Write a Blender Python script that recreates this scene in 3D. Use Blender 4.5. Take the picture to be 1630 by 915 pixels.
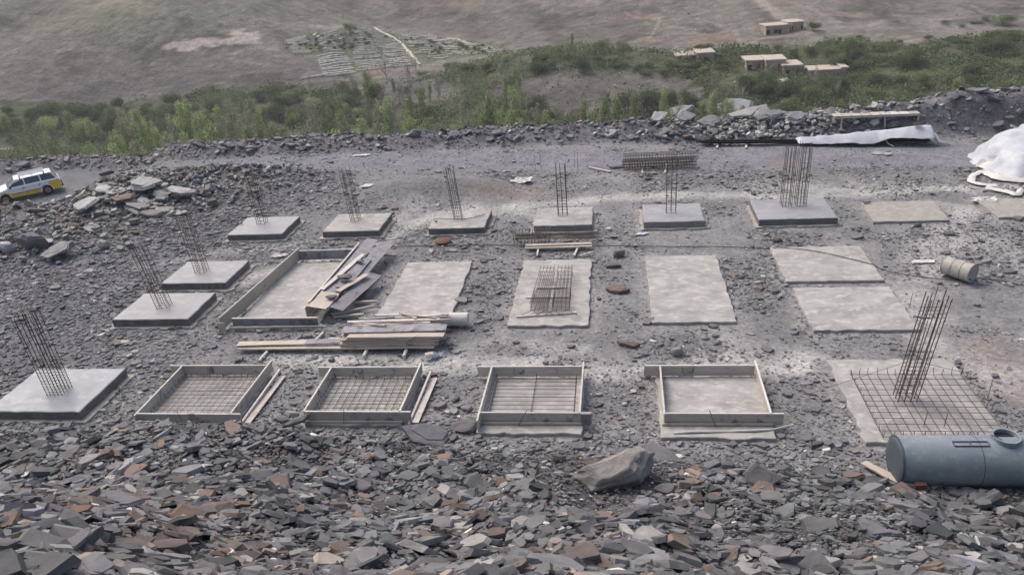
import bpy, bmesh, math, random
import numpy as np
from math import sin, cos, pi, radians, sqrt
from mathutils import Vector, Matrix, Euler, noise as mnoise
rng = np.random.default_rng(7); random.seed(7)
for o in list(bpy.data.objects): bpy.data.objects.remove(o)
scene = bpy.context.scene; col = scene.collection

# ---------------------------------------------------------------- camera
F_PX, CX, CY, HC = 1247.6, 815.0, 457.5, 11.0
RT = np.array([0.99120024, 0.11279759, -0.06927322])
UP = np.array([0.01461952, 0.42684051, 0.90420874])
FW = np.array([-0.13156118, 0.89726467, -0.42143537])
CAMP = np.array([0, 0, HC])
cam = bpy.data.cameras.new('camera'); cam_o = bpy.data.objects.new('camera', cam); col.objects.link(cam_o)
cam.sensor_width = 36; cam.lens = 36 * F_PX / 1630; cam.clip_end = 3000; cam.clip_start = .1
cam_o.matrix_world = Matrix(((RT[0], UP[0], -FW[0], 0), (RT[1], UP[1], -FW[1], 0), (RT[2], UP[2], -FW[2], HC), (0, 0, 0, 1)))
scene.camera = cam_o
# ---------------------------------------------------------------- light
SUN_EL, SUN_AZ = radians(52), radians(-50)        # azimuth measured from +Y towards +X
w = bpy.data.worlds.new('World'); scene.world = w; w.use_nodes = True
nt = w.node_tree; bg = nt.nodes['Background']; sky = nt.nodes.new('ShaderNodeTexSky'); sky.sky_type = 'NISHITA'
sky.sun_disc = False; sky.sun_elevation = SUN_EL; sky.sun_rotation = SUN_AZ; sky.dust_density = 6; sky.air_density = 1.0; sky.ozone_density = 1
nt.links.new(sky.outputs[0], bg.inputs[0]); bg.inputs[1].default_value = 0.12
sl = bpy.data.lights.new('sun', 'SUN'); sl.energy = .9; sl.angle = radians(35); sl.color = (1, .96, .92)
so = bpy.data.objects.new('sun', sl); col.objects.link(so)
sd = Vector((sin(SUN_AZ) * cos(SUN_EL), cos(SUN_AZ) * cos(SUN_EL), sin(SUN_EL)))
so.rotation_euler = sd.to_track_quat('Z', 'Y').to_euler()
scene.view_settings.view_transform = 'Standard'; scene.view_settings.look = 'None'; scene.view_settings.gamma = 1
scene.view_settings.use_curve_mapping = False
scene.view_settings.exposure = .74
# ---------------------------------------------------------------- noise
_tab = rng.random((256, 256))
def vnoise(x, y):
    xi = np.floor(x).astype(int); yi = np.floor(y).astype(int); fx = x - xi; fy = y - yi
    fx = fx * fx * (3 - 2 * fx); fy = fy * fy * (3 - 2 * fy)
    a = _tab[xi % 256, yi % 256]; b = _tab[(xi + 1) % 256, yi % 256]; c = _tab[xi % 256, (yi + 1) % 256]; d = _tab[(xi + 1) % 256, (yi + 1) % 256]
    return (a * (1 - fx) + b * fx) * (1 - fy) + (c * (1 - fx) + d * fx) * fy
def fbm(x, y, sc, oc=4, off=0.):
    r = 0; a = .5; t = 0
    for i in range(oc):
        r = r + a * vnoise(x / sc + 17.3 * i + off, y / sc + 9.1 * i + off * 1.7); t += a; a *= .5; sc *= .5
    return r / t
def sstep(a, b, x):
    t = np.clip((x - a) / (b - a), 0, 1); return t * t * (3 - 2 * t)
def ray(px, py):
    d = RT * (px - CX) / F_PX + UP * (CY - py) / F_PX + FW; return d
def flat(px, py, z=0.):
    d = ray(px, py); return CAMP + d * (z - HC) / d[2]
# ---------------------------------------------------------------- terrain function
CT = [(50, 230, 172), (50, 170, 190), (50, 100, 208), (50, 0, 245), (340, 160, 197), (340, 65, 226), (340, 0, 246), (600, 190, 184), (600, 125, 216), (600, 45, 266), (600, 20, 280), (600, 0, 288),
      (900, 190, 175), (900, 130, 188), (900, 85, 205), (900, 70, 225), (900, 35, 258), (900, 0, 280), (1100, 180, 168), (1100, 125, 188), (1100, 100, 197), (1100, 75, 212), (1100, 40, 236), (1100, 0, 262),
      (1250, 165, 166), (1250, 115, 188), (1250, 90, 199), (1250, 55, 216), (1250, 30, 229), (1250, 0, 246), (1450, 150, 165), (1450, 100, 187), (1450, 60, 210), (1450, 30, 229), (1450, 0, 252),
      (1600, 140, 162), (1600, 80, 192), (1600, 35, 222), (1600, 0, 247), (760, 60, 250), (760, 100, 218), (760, 160, 188), (1000, 160, 180), (200, 150, 204), (200, 40, 230)]
cp = [CAMP + ray(a_, b_) * (D_ / ray(a_, b_)[1]) for a_, b_, D_ in CT]
for X in (-220, -160, -110, -70, -35, 0, 30, 60, 95, 140, 220): cp += [np.array([X, 100, -31. - max(X, 0) * .02]), np.array([X, 125, -31.5 - max(X, 0) * .03])]
for X in (-300, -100, 100, 300): cp.append(np.array([X, 460, 45.])); 
cp = np.array(cp)
def _phi(r2): return -np.sqrt(r2 + .004)
_n = len(cp); _K = _phi(((cp[:, None, :2] - cp[None, :, :2]) ** 2).sum(-1) / 1e4) + np.eye(_n) * .02
_A = np.zeros((_n + 3, _n + 3)); _A[:_n, :_n] = _K; _A[:_n, _n] = 1; _A[:_n, _n + 1:] = cp[:, :2] / 100; _A[_n, :_n] = 1; _A[_n + 1:, :_n] = cp[:, :2].T / 100
_W = np.linalg.solve(_A, np.r_[cp[:, 2], 0, 0, 0])
def valley(x, y):
    r = _W[_n] + _W[_n + 1] * x / 100 + _W[_n + 2] * y / 100
    for i in range(_n): r = r + _W[i] * _phi(((x - cp[i, 0]) ** 2 + (y - cp[i, 1]) ** 2) / 1e4)
    r = r + (fbm(x, y, 40, 5) - .5) * 2.6 + (fbm(x, y, 9, 4, 3.) - .5) * 1.3
    # rounded spurs and gullies higher on the slope
    hi = sstep(-20, -4, r); r = r + hi * (np.abs(fbm(x * 1.3, y * .5, 55, 4, 8.) - .5) * -16 + 2.4)
    return r
BX = [-70, -44.7, -41.8, -38.6, -34.7, -30.8, -28, -24.6, -16.9, -4.3, 4, 14.7, 25, 60]; BYb = [55, 50.3, 51.2, 51.4, 50.6, 47.6, 44.8, 41.2, 42.0, 41.9, 41.0, 40.8, 40.3, 42]
HX = [-60, -36, -25, -17, -4.6, 1, 4, 8, 11, 13.5, 15.5, 18, 22, 60]; HZ = [.5, .5, .55, .4, .5, .75, .6, .5, .7, 1.0, 1.6, 1.7, 1.8, 1.8]
TX = [-40, -17, -15, -12, -8.5, -7, -2, 1, 4, 6, 9, 40]; TY = [15.2, 14.9, 15.0, 15.35, 15.2, 14.9, 14.4, 14.2, 14.0, 13.5, 13.5, 14]
# concrete footprints (x0,y0,w,d)
PADS = {'F0': (-16.60, 15.64, 2.72, 2.17), 'M0b': (-16.18, 20.85, 2.62, 1.95), 'M0a': (-16.01, 23.6, 2.44, 1.97), 'P0': (-15.7, 28.28, 2.35, 2.05),
        'P1': (-11.67, 28.38, 2.34, 2.03), 'P2': (-7.34, 28.43, 2.27, 2.03), 'P3': (-3.15, 28.44, 2.28, 2.05), 'P4': (1.09, 28.54, 2.3, 2.03), 'P5': (5.35, 28.5, 2.84, 2.22)}
SLABS = {'S1': (-12.0, 20.75, 2.75, 5.0), 'S2': (-7.5, 20.88, 2.39, 4.72), 'S3': (-3.26, 20.62, 2.43, 4.96), 'S4': (1.03, 20.75, 2.44, 4.98), 'S5a': (5.37, 23.47, 2.99, 2.83),
         'S5b': (5.47, 20.2, 2.87, 2.79), 'S6': (9.55, 28.68, 2.66, 1.95), 'S7': (13.85, 28.7, 2.7, 2.0), 'F1': (-12.2, 15.5, 2.65, 2.3), 'F2': (-7.75, 15.5, 2.5, 2.2),
         'F3': (-3.35, 15.2, 2.5, 2.5), 'F4': (1.0, 15.1, 2.55, 2.65), 'F5': (5.45, 15.0, 3.05, 3.6)}
def mounds(x, y):
    m = 0
    for (a, b, rx, ry, h) in [(-9.6, 34.0, 3.0, 1.5, .55), (-6.6, 34.0, 2.4, 1.3, .4), (-22.6, 35.0, 3.8, 2.0, .95), (-19.2, 37.0, 3.2, 1.2, .5), (-29.2, 32.6, 1.9, 1.0, .6), (-23.8, 28.2, 3, 1.6, .5),
                              (-20, 22, 2.5, 3, .35), (12.0, 17.2, 1.2, .9, .3), (2.4, 35.0, 2.5, .7, .15), (13, 37, 3, .8, .12)]:
        m = m + h * np.exp(-((x - a) / rx) ** 2 - ((y - b) / ry) ** 2)
    return m
def toe(x): return np.interp(x, TX, TY) + (fbm(x, x * 0 + 3, 2.2, 3) - .5) * .5
def in_rects(x, y, pad=0.):
    m = np.zeros(np.shape(x), bool)
    for (a, b, ww, dd) in list(PADS.values()) + list(SLABS.values()):
        m |= (x > a - pad) & (x < a + ww + pad) & (y > b - pad) & (y < b + dd + pad)
    return m
def H(x, y):
    x = np.asarray(x, float); y = np.asarray(y, float)
    near = .05 * (fbm(x, y, 1.2, 4) - .5) + .12 * (fbm(x, y, 5, 3, 5.) - .5) - .03
    fl = np.zeros(x.shape)
    for (a, b, ww, dd) in list(PADS.values()) + list(SLABS.values()):
        dx = np.maximum(np.maximum(a - x, x - a - ww), 0); dy = np.maximum(np.maximum(b - y, y - b - dd), 0)
        fl = np.maximum(fl, 1 - sstep(.15, .8, np.hypot(dx, dy)))
    near = near * (1 - fl) + fl * (-.045)
    ramp = np.minimum(np.maximum(0, -25.3 - x) * .36, 3.0) * sstep(32, 38.5, y)
    t = near + mounds(x, y) - ramp + sstep(-14, -20, x) * sstep(42, 36, y) * (fbm(x, y, 2.4, 3, 9.) - .5) * .5
    d = toe(x) - y
    bank = np.interp(d, [-99, 0, .3, 1, 3, 6, 9, 14, 30], [0, 0, .16, .36, .95, 2.7, 5.1, 9.1, 17])
    bank = bank + sstep(0, .8, d) * ((fbm(x, y, 1.6, 4, 11.) - .5) * .6 + (fbm(x, y, 4.2, 2, 12.) - .5) * .7 * sstep(.5, 2.5, d) + (fbm(x, y, .5, 2, 2.) - .5) * .12) 
    bank = bank + .22 * np.exp(-((x + 10) / 3) ** 2 - ((d - .35) / .5) ** 2)
    t = t + bank
    yb = np.interp(x, BX, BYb); h = np.interp(x, HX, HZ) * (.75 + .5 * fbm(x, y * .3, 2.2, 3, 4.))
    e = y - yb
    berm = h * np.where(e < 1.1, sstep(-.5, 1.1, e), 1 - .3 * sstep(1.1, 3, e)) + sstep(-.3, .5, e) * (fbm(x, y, .9, 3, 6.) - .5) * .35
    t = t + berm
    drop = t - np.maximum(0, e - 2.2) * .8
    far = y > 60
    v = np.full(x.shape, -99.)
    mm = y > 62
    if mm.any(): v[mm] = valley(x[mm], y[mm])
    return np.where(mm, np.maximum(drop, v), drop)
def hz(x, y): return float(H(np.array([x]), np.array([y]))[0])
def P(px, py, far=True):
    d = ray(px, py)
    ts = (np.concatenate([np.linspace(8, 75, 700), np.linspace(75, 420, 1400)]) if not far else np.linspace(110, 480, 1500))
    q = CAMP[:, None] + d[:, None] * ts[None]; hh = H(q[0], q[1]); k = np.argmax(q[2] < hh)
    if not (q[2] < hh).any(): k = -1
    p = q[:, k]; return np.array([p[0], p[1], hz(p[0], p[1])])
def px_scale(p): return F_PX / float((p - CAMP) @ FW)
def to_px(p):
    d = np.asarray(p) - CAMP; z = d @ FW; return CX + F_PX * (d @ RT) / z, CY - F_PX * (d @ UP) / z
# ---------------------------------------------------------------- material helpers
def mat(name, base, rough=.85, build=None, metal=0.):
    m = bpy.data.materials.new(name); m.use_nodes = True; b = m.node_tree.nodes['Principled BSDF']
    b.inputs['Base Color'].default_value = (*base, 1); b.inputs['Roughness'].default_value = rough; b.inputs['Metallic'].default_value = metal
    b.inputs['Specular IOR Level'].default_value = .3
    if build: build(m.node_tree, b)
    return m
def N(nt, t, **k):
    n = nt.nodes.new(t)
    for a, v in k.items():
        if a.startswith('i_'): n.inputs[a[2:].replace('_', ' ')].default_value = v
        else: setattr(n, a, v)
    return n
def noise_n(nt, sc, det=4, rough=.6, vec=None, w=None):
    n = N(nt, 'ShaderNodeTexNoise'); n.inputs['Scale'].default_value = sc; n.inputs['Detail'].default_value = det; n.inputs['Roughness'].default_value = rough
    if vec is not None: nt.links.new(vec, n.inputs['Vector'])
    return n.outputs['Fac']
def mapr(nt, f, a, b, c, d):
    n = N(nt, 'ShaderNodeMapRange'); nt.links.new(f, n.inputs[0])
    for i, v in zip((1, 2, 3, 4), (a, b, c, d)): n.inputs[i].default_value = v
    return n.outputs[0]
def mixc(nt, f, a, b, mode='MIX'):
    n = N(nt, 'ShaderNodeMix', data_type='RGBA', blend_type=mode)
    for s, v in ((0, f), (6, a), (7, b)):
        if isinstance(v, bpy.types.NodeSocket): nt.links.new(v, n.inputs[s])
        elif s == 0: n.inputs[0].default_value = v
        else: n.inputs[s].default_value = (*v, 1)
    return n.outputs[2]
def bump(nt, b, f, st, dist):
    n = N(nt, 'ShaderNodeBump'); n.inputs['Strength'].default_value = st; n.inputs['Distance'].default_value = dist
    nt.links.new(f, n.inputs['Height']); nt.links.new(n.outputs[0], b.inputs['Normal'])
def geo(nt): return N(nt, 'ShaderNodeNewGeometry').outputs['Position']
def tc(nt): return N(nt, 'ShaderNodeTexCoord').outputs['Object']
def scaled(nt, v, s):
    n = N(nt, 'ShaderNodeMapping'); n.inputs['Scale'].default_value = s; nt.links.new(v, n.inputs[0]); return n.outputs[0]

def b_ground(nt, b):
    a = N(nt, 'ShaderNodeAttribute', attribute_name='tint').outputs['Color']; p = geo(nt)
    f1 = mapr(nt, noise_n(nt, 9, 6, .75, p), .3, .7, .72, 1.28); f2 = mapr(nt, noise_n(nt, .7, 9, .85, p), .36, .64, .74, 1.26); sp0 = N(nt, 'ShaderNodeSeparateXYZ'); nt.links.new(p, sp0.inputs[0]); mx_ = N(nt, 'ShaderNodeMix'); nt.links.new(mapr(nt, sp0.outputs[1], 120, 170, 0, 1), mx_.inputs[0]); nt.links.new(f2, mx_.inputs[2]); nt.links.new(mapr(nt, noise_n(nt, .3, 10, .88, p), .4, .6, .68, 1.38), mx_.inputs[3]); f2 = mx_.outputs[0]
    v = N(nt, 'ShaderNodeTexVoronoi'); v.inputs['Scale'].default_value = 11; nt.links.new(scaled(nt, p, (1, 1.3, 1)), v.inputs[0])
    vc = N(nt, 'ShaderNodeSeparateColor'); nt.links.new(v.outputs['Color'], vc.inputs[0]); f3 = mapr(nt, vc.outputs[0], 0, 1, .82, 1.2)
    m1 = N(nt, 'ShaderNodeMath', operation='MULTIPLY'); nt.links.new(f1, m1.inputs[0]); nt.links.new(f2, m1.inputs[1])
    m2 = N(nt, 'ShaderNodeMath', operation='MULTIPLY'); nt.links.new(m1.outputs[0], m2.inputs[0]); nt.links.new(f3, m2.inputs[1])
    n = N(nt, 'ShaderNodeVectorMath', operation='SCALE'); nt.links.new(a, n.inputs[0]); nt.links.new(m2.outputs[0], n.inputs[3])
    nt.links.new(n.outputs[0], b.inputs['Base Color'])
    b1 = N(nt, 'ShaderNodeBump'); b1.inputs['Strength'].default_value = .6; b1.inputs['Distance'].default_value = .06; nt.links.new(noise_n(nt, 14, 6, .8, p), b1.inputs['Height'])
    sp = N(nt, 'ShaderNodeSeparateXYZ'); nt.links.new(p, sp.inputs[0]); fm = mapr(nt, sp.outputs[1], 120, 170, 0, 1)
    b2 = N(nt, 'ShaderNodeBump'); b2.inputs['Distance'].default_value = 2.2; nt.links.new(fm, b2.inputs['Strength']); nt.links.new(noise_n(nt, .22, 9, .68, p), b2.inputs['Height']); nt.links.new(b1.outputs[0], b2.inputs['Normal']); nt.links.new(b2.outputs[0], b.inputs['Normal'])
def b_rock(nt, b):
    a = N(nt, 'ShaderNodeAttribute', attribute_name='tint').outputs['Color']; p = geo(nt)
    f = mapr(nt, noise_n(nt, 5, 6, .7, p), .3, .7, .8, 1.2); g_n = N(nt, 'ShaderNodeMath', operation='MULTIPLY'); nt.links.new(f, g_n.inputs[0]); nt.links.new(mapr(nt, noise_n(nt, .55, 5, .7, p), .33, .67, .72, 1.3), g_n.inputs[1]); f = g_n.outputs[0]
    n = N(nt, 'ShaderNodeVectorMath', operation='SCALE'); nt.links.new(a, n.inputs[0]); nt.links.new(f, n.inputs[3])
    nt.links.new(n.outputs[0], b.inputs['Base Color']); bump(nt, b, noise_n(nt, 22, 5, .7, p), .5, .02)
M = {}
M['ground'] = mat('ground', (.15, .15, .15), .95, b_ground)
M['rock'] = mat('rock_chips', (.12, .12, .12), .8, b_rock)
def rockmat(name, c1, c2, c3):
    def f(nt, b):
        p = geo(nt); ob = N(nt, 'ShaderNodeObjectInfo').outputs['Random']
        c = mixc(nt, mapr(nt, noise_n(nt, 3, 6, .7, p), .38, .62, 0, 1), c1, c2)
        c = mixc(nt, mapr(nt, noise_n(nt, 1.7, 5, .7, p), .56, .7, 0, .8), c, c3)
        n = N(nt, 'ShaderNodeVectorMath', operation='SCALE'); nt.links.new(c, n.inputs[0]); nt.links.new(mapr(nt, ob, 0, 1, .75, 1.25), n.inputs[3])
        nt.links.new(n.outputs[0], b.inputs['Base Color']); bump(nt, b, noise_n(nt, 18, 6, .75, p), .6, .03)
    return mat(name, c1, .8, f)
M['boulder'] = rockmat('boulder_stone', (.25, .235, .22), (.31, .295, .275), (.27, .21, .17)); M['slate'] = rockmat('slate_grey', (.125, .122, .135), (.165, .16, .165), (.18, .14, .12))
M['rust'] = rockmat('slate_rusty', (.19, .13, .10), (.15, .125, .115), (.24, .14, .085))
M['pale'] = rockmat('stone_pale', (.40, .395, .385), (.30, .295, .29), (.44, .40, .35))
def concmat(name, c, dark, pale, blot=1.2, rough=.8):
    def f(nt, b):
        p = geo(nt)
        k = mixc(nt, mapr(nt, noise_n(nt, blot, 6, .65, p), .36, .62, 0, 1), dark, c)
        k = mixc(nt, mapr(nt, noise_n(nt, blot * 2.1, 7, .75, scaled(nt, p, (1, 1.5, 1))), .5, .64, 0, .75), k, pale)
        k = mixc(nt, mapr(nt, noise_n(nt, 40, 3, .6, p), .3, .7, .0, .25), k, (.2, .19, .18))
        nt.links.new(k, b.inputs['Base Color']); bump(nt, b, noise_n(nt, 30, 5, .6, p), .25, .01)
    return mat(name, c, rough, f)
M['conc'] = concmat('concrete_dry', (.40, .388, .37), (.27, .262, .25), (.56, .545, .52))
M['conc_new'] = concmat('concrete_damp', (.33, .33, .345), (.27, .27, .285), (.41, .41, .42), 1.0, .5)
M['conc_blue'] = concmat('concrete_wet_sky_tint', (.29, .31, .345), (.22, .235, .26), (.4, .42, .46), .9, .3)  # bluish cast is the sky's reflection put into the base colour
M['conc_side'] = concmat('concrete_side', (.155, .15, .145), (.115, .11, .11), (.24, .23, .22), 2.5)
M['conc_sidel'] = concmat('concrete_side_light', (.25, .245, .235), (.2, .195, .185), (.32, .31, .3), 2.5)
M['blind'] = concmat('blinding', (.36, .34, .31), (.27, .255, .235), (.45, .43, .4), 3)
def woodmat(name, c, dark, stain=0.):
    def f(nt, b):
        p = tc(nt); k = mixc(nt, mapr(nt, noise_n(nt, 6, 6, .7, scaled(nt, p, (.5, .5, 4))), .3, .7, 0, 1), dark, c)
        k = mixc(nt, mapr(nt, noise_n(nt, 2.3, 6, .75, p), .62 - stain, .68 - stain * .6, 0, .85), k, (.11, .105, .11))
        ob = N(nt, 'ShaderNodeObjectInfo').outputs['Random']
        n = N(nt, 'ShaderNodeVectorMath', operation='SCALE'); nt.links.new(k, n.inputs[0]); nt.links.new(mapr(nt, ob, 0, 1, .85, 1.15), n.inputs[3])
        nt.links.new(n.outputs[0], b.inputs['Base Color']); bump(nt, b, noise_n(nt, 20, 5, .6, p), .3, .01)
    return mat(name, c, .8, f)
M['wood'] = woodmat('timber', (.50, .44, .38), (.38, .34, .29))
M['wood_grey'] = woodmat('timber_grey', (.54, .495, .44), (.38, .345, .305), .05)
M['wood_dark'] = woodmat('film_plywood', (.31, .30, .32), (.19, .185, .195), .1)
M['wood_white'] = woodmat('timber_pale', (.62, .6, .56), (.5, .48, .44))
M['rebar'] = mat('rebar', (.07, .052, .045), .8, lambda nt, b: nt.links.new(mixc(nt, noise_n(nt, 8, 3, .6, geo(nt)), (.075, .062, .057), (.15, .11, .085)), b.inputs['Base Color']))
M['black'] = mat('black_rubber', (.018, .018, .02), .6)
M['barblack'] = mat('black_bars', (.03, .03, .035), .7)
def b_tarp(nt, b):
    p = tc(nt); k = mixc(nt, mapr(nt, noise_n(nt, 1.6, 6, .7, p), .35, .7, 0, 1), (.53, .55, .585), (.37, .385, .42))
    nt.links.new(k, b.inputs['Base Color']); rn = N(nt, 'ShaderNodeTexNoise', noise_type='RIDGED_MULTIFRACTAL'); rn.inputs['Scale'].default_value = 1.1; rn.inputs['Detail'].default_value = 3; nt.links.new(scaled(nt, p, (1.5, 1, .8)), rn.inputs['Vector'])
    bump(nt, b, rn.outputs['Fac'], .45, .12)
M['tarp'] = mat('white_tarp', (.75, .77, .8), .5, b_tarp)
M['cloth'] = mat('dirty_cloth', (.6, .58, .54), .9, lambda nt, b: (nt.links.new(mixc(nt, noise_n(nt, 4, 5, .7, tc(nt)), (.5, .48, .44), (.7, .69, .66)), b.inputs['Base Color']), bump(nt, b, noise_n(nt, 8, 5, .6, tc(nt)), .5, .05)))
def b_tank(nt, b):
    p = tc(nt); k = mixc(nt, mapr(nt, noise_n(nt, 1.4, 7, .7, scaled(nt, p, (.6, 1, 1))), .3, .7, 0, 1), (.165, .20, .225), (.25, .295, .32))
    k = mixc(nt, mapr(nt, noise_n(nt, 5, 7, .8, p), .52, .66, 0, .75), k, (.36, .38, .38)); k = mixc(nt, mapr(nt, noise_n(nt, 3.1, 7, .8, p), .66, .72, 0, .7), k, (.14, .09, .06))
    nt.links.new(k, b.inputs['Base Color']); bump(nt, b, noise_n(nt, 12, 4, .6, p), .12, .02)
M['tank'] = mat('tank_paint', (.12, .16, .18), .5, b_tank)
M['tank_dark'] = mat('tank_end', (.06, .075, .09), .55, lambda nt, b: nt.links.new(mixc(nt, noise_n(nt, 3, 6, .75, tc(nt)), (.04, .055, .07), (.1, .12, .135)), b.inputs['Base Color']))
M['drum'] = mat('drum_paint', (.4, .39, .36), .6, lambda nt, b: nt.links.new(mixc(nt, mapr(nt, noise_n(nt, 4, 6, .75, tc(nt)), .35, .7, 0, 1), (.44, .43, .40), (.27, .24, .21)), b.inputs['Base Color']))
M['rustmetal'] = mat('rusty_metal', (.12, .06, .04), .8)
M['carwhite'] = mat('car_white', (.78, .78, .8), .25); M['yellow'] = mat('car_yellow', (.72, .52, .02), .3)
M['glass'] = mat('dark_glass', (.05, .06, .075), .08); M['glass'].node_tree.nodes['Principled BSDF'].inputs['Specular IOR Level'].default_value = .8
M['tyre'] = mat('tyre', (.025, .025, .027), .85); M['rim'] = mat('rim', (.22, .2, .19), .4, None, .5); M['redlamp'] = mat('red_lamp', (.35, .03, .02), .3)
M['roofrack'] = mat('rack_metal', (.55, .56, .6), .4)
M['mud'] = mat('mud_wall', (.42, .32, .25), .95, lambda nt, b: nt.links.new(mixc(nt, mapr(nt, noise_n(nt, .8, 6, .75, tc(nt)), .35, .65, 0, 1), (.46, .36, .28), (.35, .25, .2)), b.inputs['Base Color']))
M['mudroof'] = mat('mud_roof', (.55, .5, .44), .95, lambda nt, b: nt.links.new(mixc(nt, noise_n(nt, .7, 6, .75, tc(nt)), (.38, .33, .28), (.52, .47, .41)), b.inputs['Base Color']))
M['hole'] = mat('dark_opening', (.03, .026, .024), .9); M['trunk'] = mat('bark', (.2, .18, .15), .9); M['paletrunk'] = mat('pale_bark', (.33, .31, .27), .9)
def leafmat(name, c):
    def f(nt, b):
        a = N(nt, 'ShaderNodeAttribute', attribute_name='tint').outputs['Fac']; ob = N(nt, 'ShaderNodeObjectInfo').outputs['Random']
        m = N(nt, 'ShaderNodeMath', operation='MULTIPLY'); nt.links.new(a, m.inputs[0]); nt.links.new(mapr(nt, ob, 0, 1, .75, 1.25), m.inputs[1])
        n = N(nt, 'ShaderNodeVectorMath', operation='SCALE'); n.inputs[0].default_value = c; nt.links.new(m.outputs[0], n.inputs[3])
        nt.links.new(n.outputs[0], b.inputs['Base Color']); t_ = nt.nodes.new('ShaderNodeBsdfTranslucent'); nt.links.new(n.outputs[0], t_.inputs['Color']); x_ = nt.nodes.new('ShaderNodeMixShader'); x_.inputs[0].default_value = .4
        nt.links.new(b.outputs[0], x_.inputs[1]); nt.links.new(t_.outputs[0], x_.inputs[2]); nt.links.new(x_.outputs[0], nt.nodes['Material Output'].inputs['Surface'])
    return mat(name, c, .8, f)
M['leaf_dark'] = leafmat('leaf_dark', (.085, .115, .055)); M['leaf_mid'] = leafmat('leaf_mid', (.13, .165, .078)); M['leaf_light'] = leafmat('leaf_light', (.26, .32, .14)); M['leaf_grey'] = leafmat('leaf_grey', (.26, .26, .19)); M['leaf_yellow'] = leafmat('leaf_yellow', (.24, .23, .06))
# ---------------------------------------------------------------- object helpers
def tag(o, label=None, cat=None, group=None, kind=None):
    for k, v in (('label', label), ('category', cat), ('group', group), ('kind', kind)):
        if v: o[k] = v
    return o
def thing(name, label, cat, loc=(0, 0, 0), rz=0, group=None, rot=None):
    o = bpy.data.objects.new(name, None); o.empty_display_size = .2; col.objects.link(o); o.location = [float(v) for v in loc]
    o.rotation_euler = rot if rot else (0, 0, rz); return tag(o, label, cat, group)
def link(name, me, m, parent=None, smooth=False):
    o = bpy.data.objects.new(name, me); col.objects.link(o)
    if m and not me.materials: me.materials.append(m)
    if smooth: me.polygons.foreach_set('use_smooth', [True] * len(me.polygons))
    if parent: o.parent = parent
    return o
def np_mesh(name, V, loops, starts, totals, tint=None, flat_=True):
    me = bpy.data.meshes.new(name); me.vertices.add(len(V)); me.vertices.foreach_set('co', np.asarray(V, np.float32).ravel())
    me.loops.add(len(loops)); me.loops.foreach_set('vertex_index', np.asarray(loops, np.int32))
    me.polygons.add(len(starts)); me.polygons.foreach_set('loop_start', np.asarray(starts, np.int32)); me.polygons.foreach_set('loop_total', np.asarray(totals, np.int32))
    me.update(calc_edges=True)
    me.polygons.foreach_set('use_smooth', [not flat_] * len(starts))
    if tint is not None:
        a = me.color_attributes.new('tint', 'FLOAT_COLOR', 'POINT'); a.data.foreach_set('color', np.c_[tint, np.ones(len(V))].astype(np.float32).ravel())
    return me
class MB:
    def __init__(s): s.v = []; s.f = []
    def add(s, v, f):
        n = len(s.v); s.v += [tuple(float(c) for c in q) for q in v]; s.f += [tuple(i + n for i in q) for q in f]; return s
    def box(s, x0, x1, y0, y1, z0, z1, j=0.):
        r = lambda: random.uniform(-j, j)
        v = [(x + r(), y + r(), z + r()) for z in (z0, z1) for x, y in ((x0, y0), (x1, y0), (x1, y1), (x0, y1))]
        return s.add(v, [(3, 2, 1, 0), (4, 5, 6, 7), (0, 1, 5, 4), (1, 2, 6, 5), (2, 3, 7, 6), (3, 0, 4, 7)])
    def beam(s, a, b, wd, ht, up=(0, 0, 1)):     # board from a to b
        a = Vector(a); b = Vector(b); d = (b - a).normalized(); sd_ = d.cross(Vector(up)).normalized(); u = sd_.cross(d)
        v = []
        for p in (a, b):
            for i, k in ((-1, -1), (1, -1), (1, 1), (-1, 1)): v.append(p + sd_ * i * wd / 2 + u * k * ht / 2)
        return s.add(v, [(0, 1, 2, 3), (7, 6, 5, 4), (0, 4, 5, 1), (1, 5, 6, 2), (2, 6, 7, 3), (3, 7, 4, 0)])
    def tube(s, pts, r, n=5, cap=True):
        pts = [Vector(p) for p in pts]; rs = r if isinstance(r, (list, tuple)) else [r] * len(pts); v = []; f = []
        for i, p in enumerate(pts):
            d = (pts[min(i + 1, len(pts) - 1)] - pts[max(i - 1, 0)])
            d = d.normalized() if d.length > 1e-9 else Vector((0, 0, 1)); a = d.orthogonal().normalized() if abs(d.z) > .99 else d.cross(Vector((0, 0, 1))).normalized(); b = d.cross(a)
            for k in range(n): v.append(p + (a * cos(2 * pi * k / n) + b * sin(2 * pi * k / n)) * rs[i])
        for i in range(len(pts) - 1):
            for k in range(n): k2 = (k + 1) % n; f.append((i * n + k, i * n + k2, (i + 1) * n + k2, (i + 1) * n + k))
        if cap: f.append(tuple(range(n))[::-1]); f.append(tuple((len(pts) - 1) * n + k for k in range(n)))
        return s.add(v, f)
    def build(s, name, m, parent=None, smooth=False):
        me = bpy.data.meshes.new(name); me.from_pydata(s.v, [], s.f); me.update()
        return link(name, me, m, parent, smooth)
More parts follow.
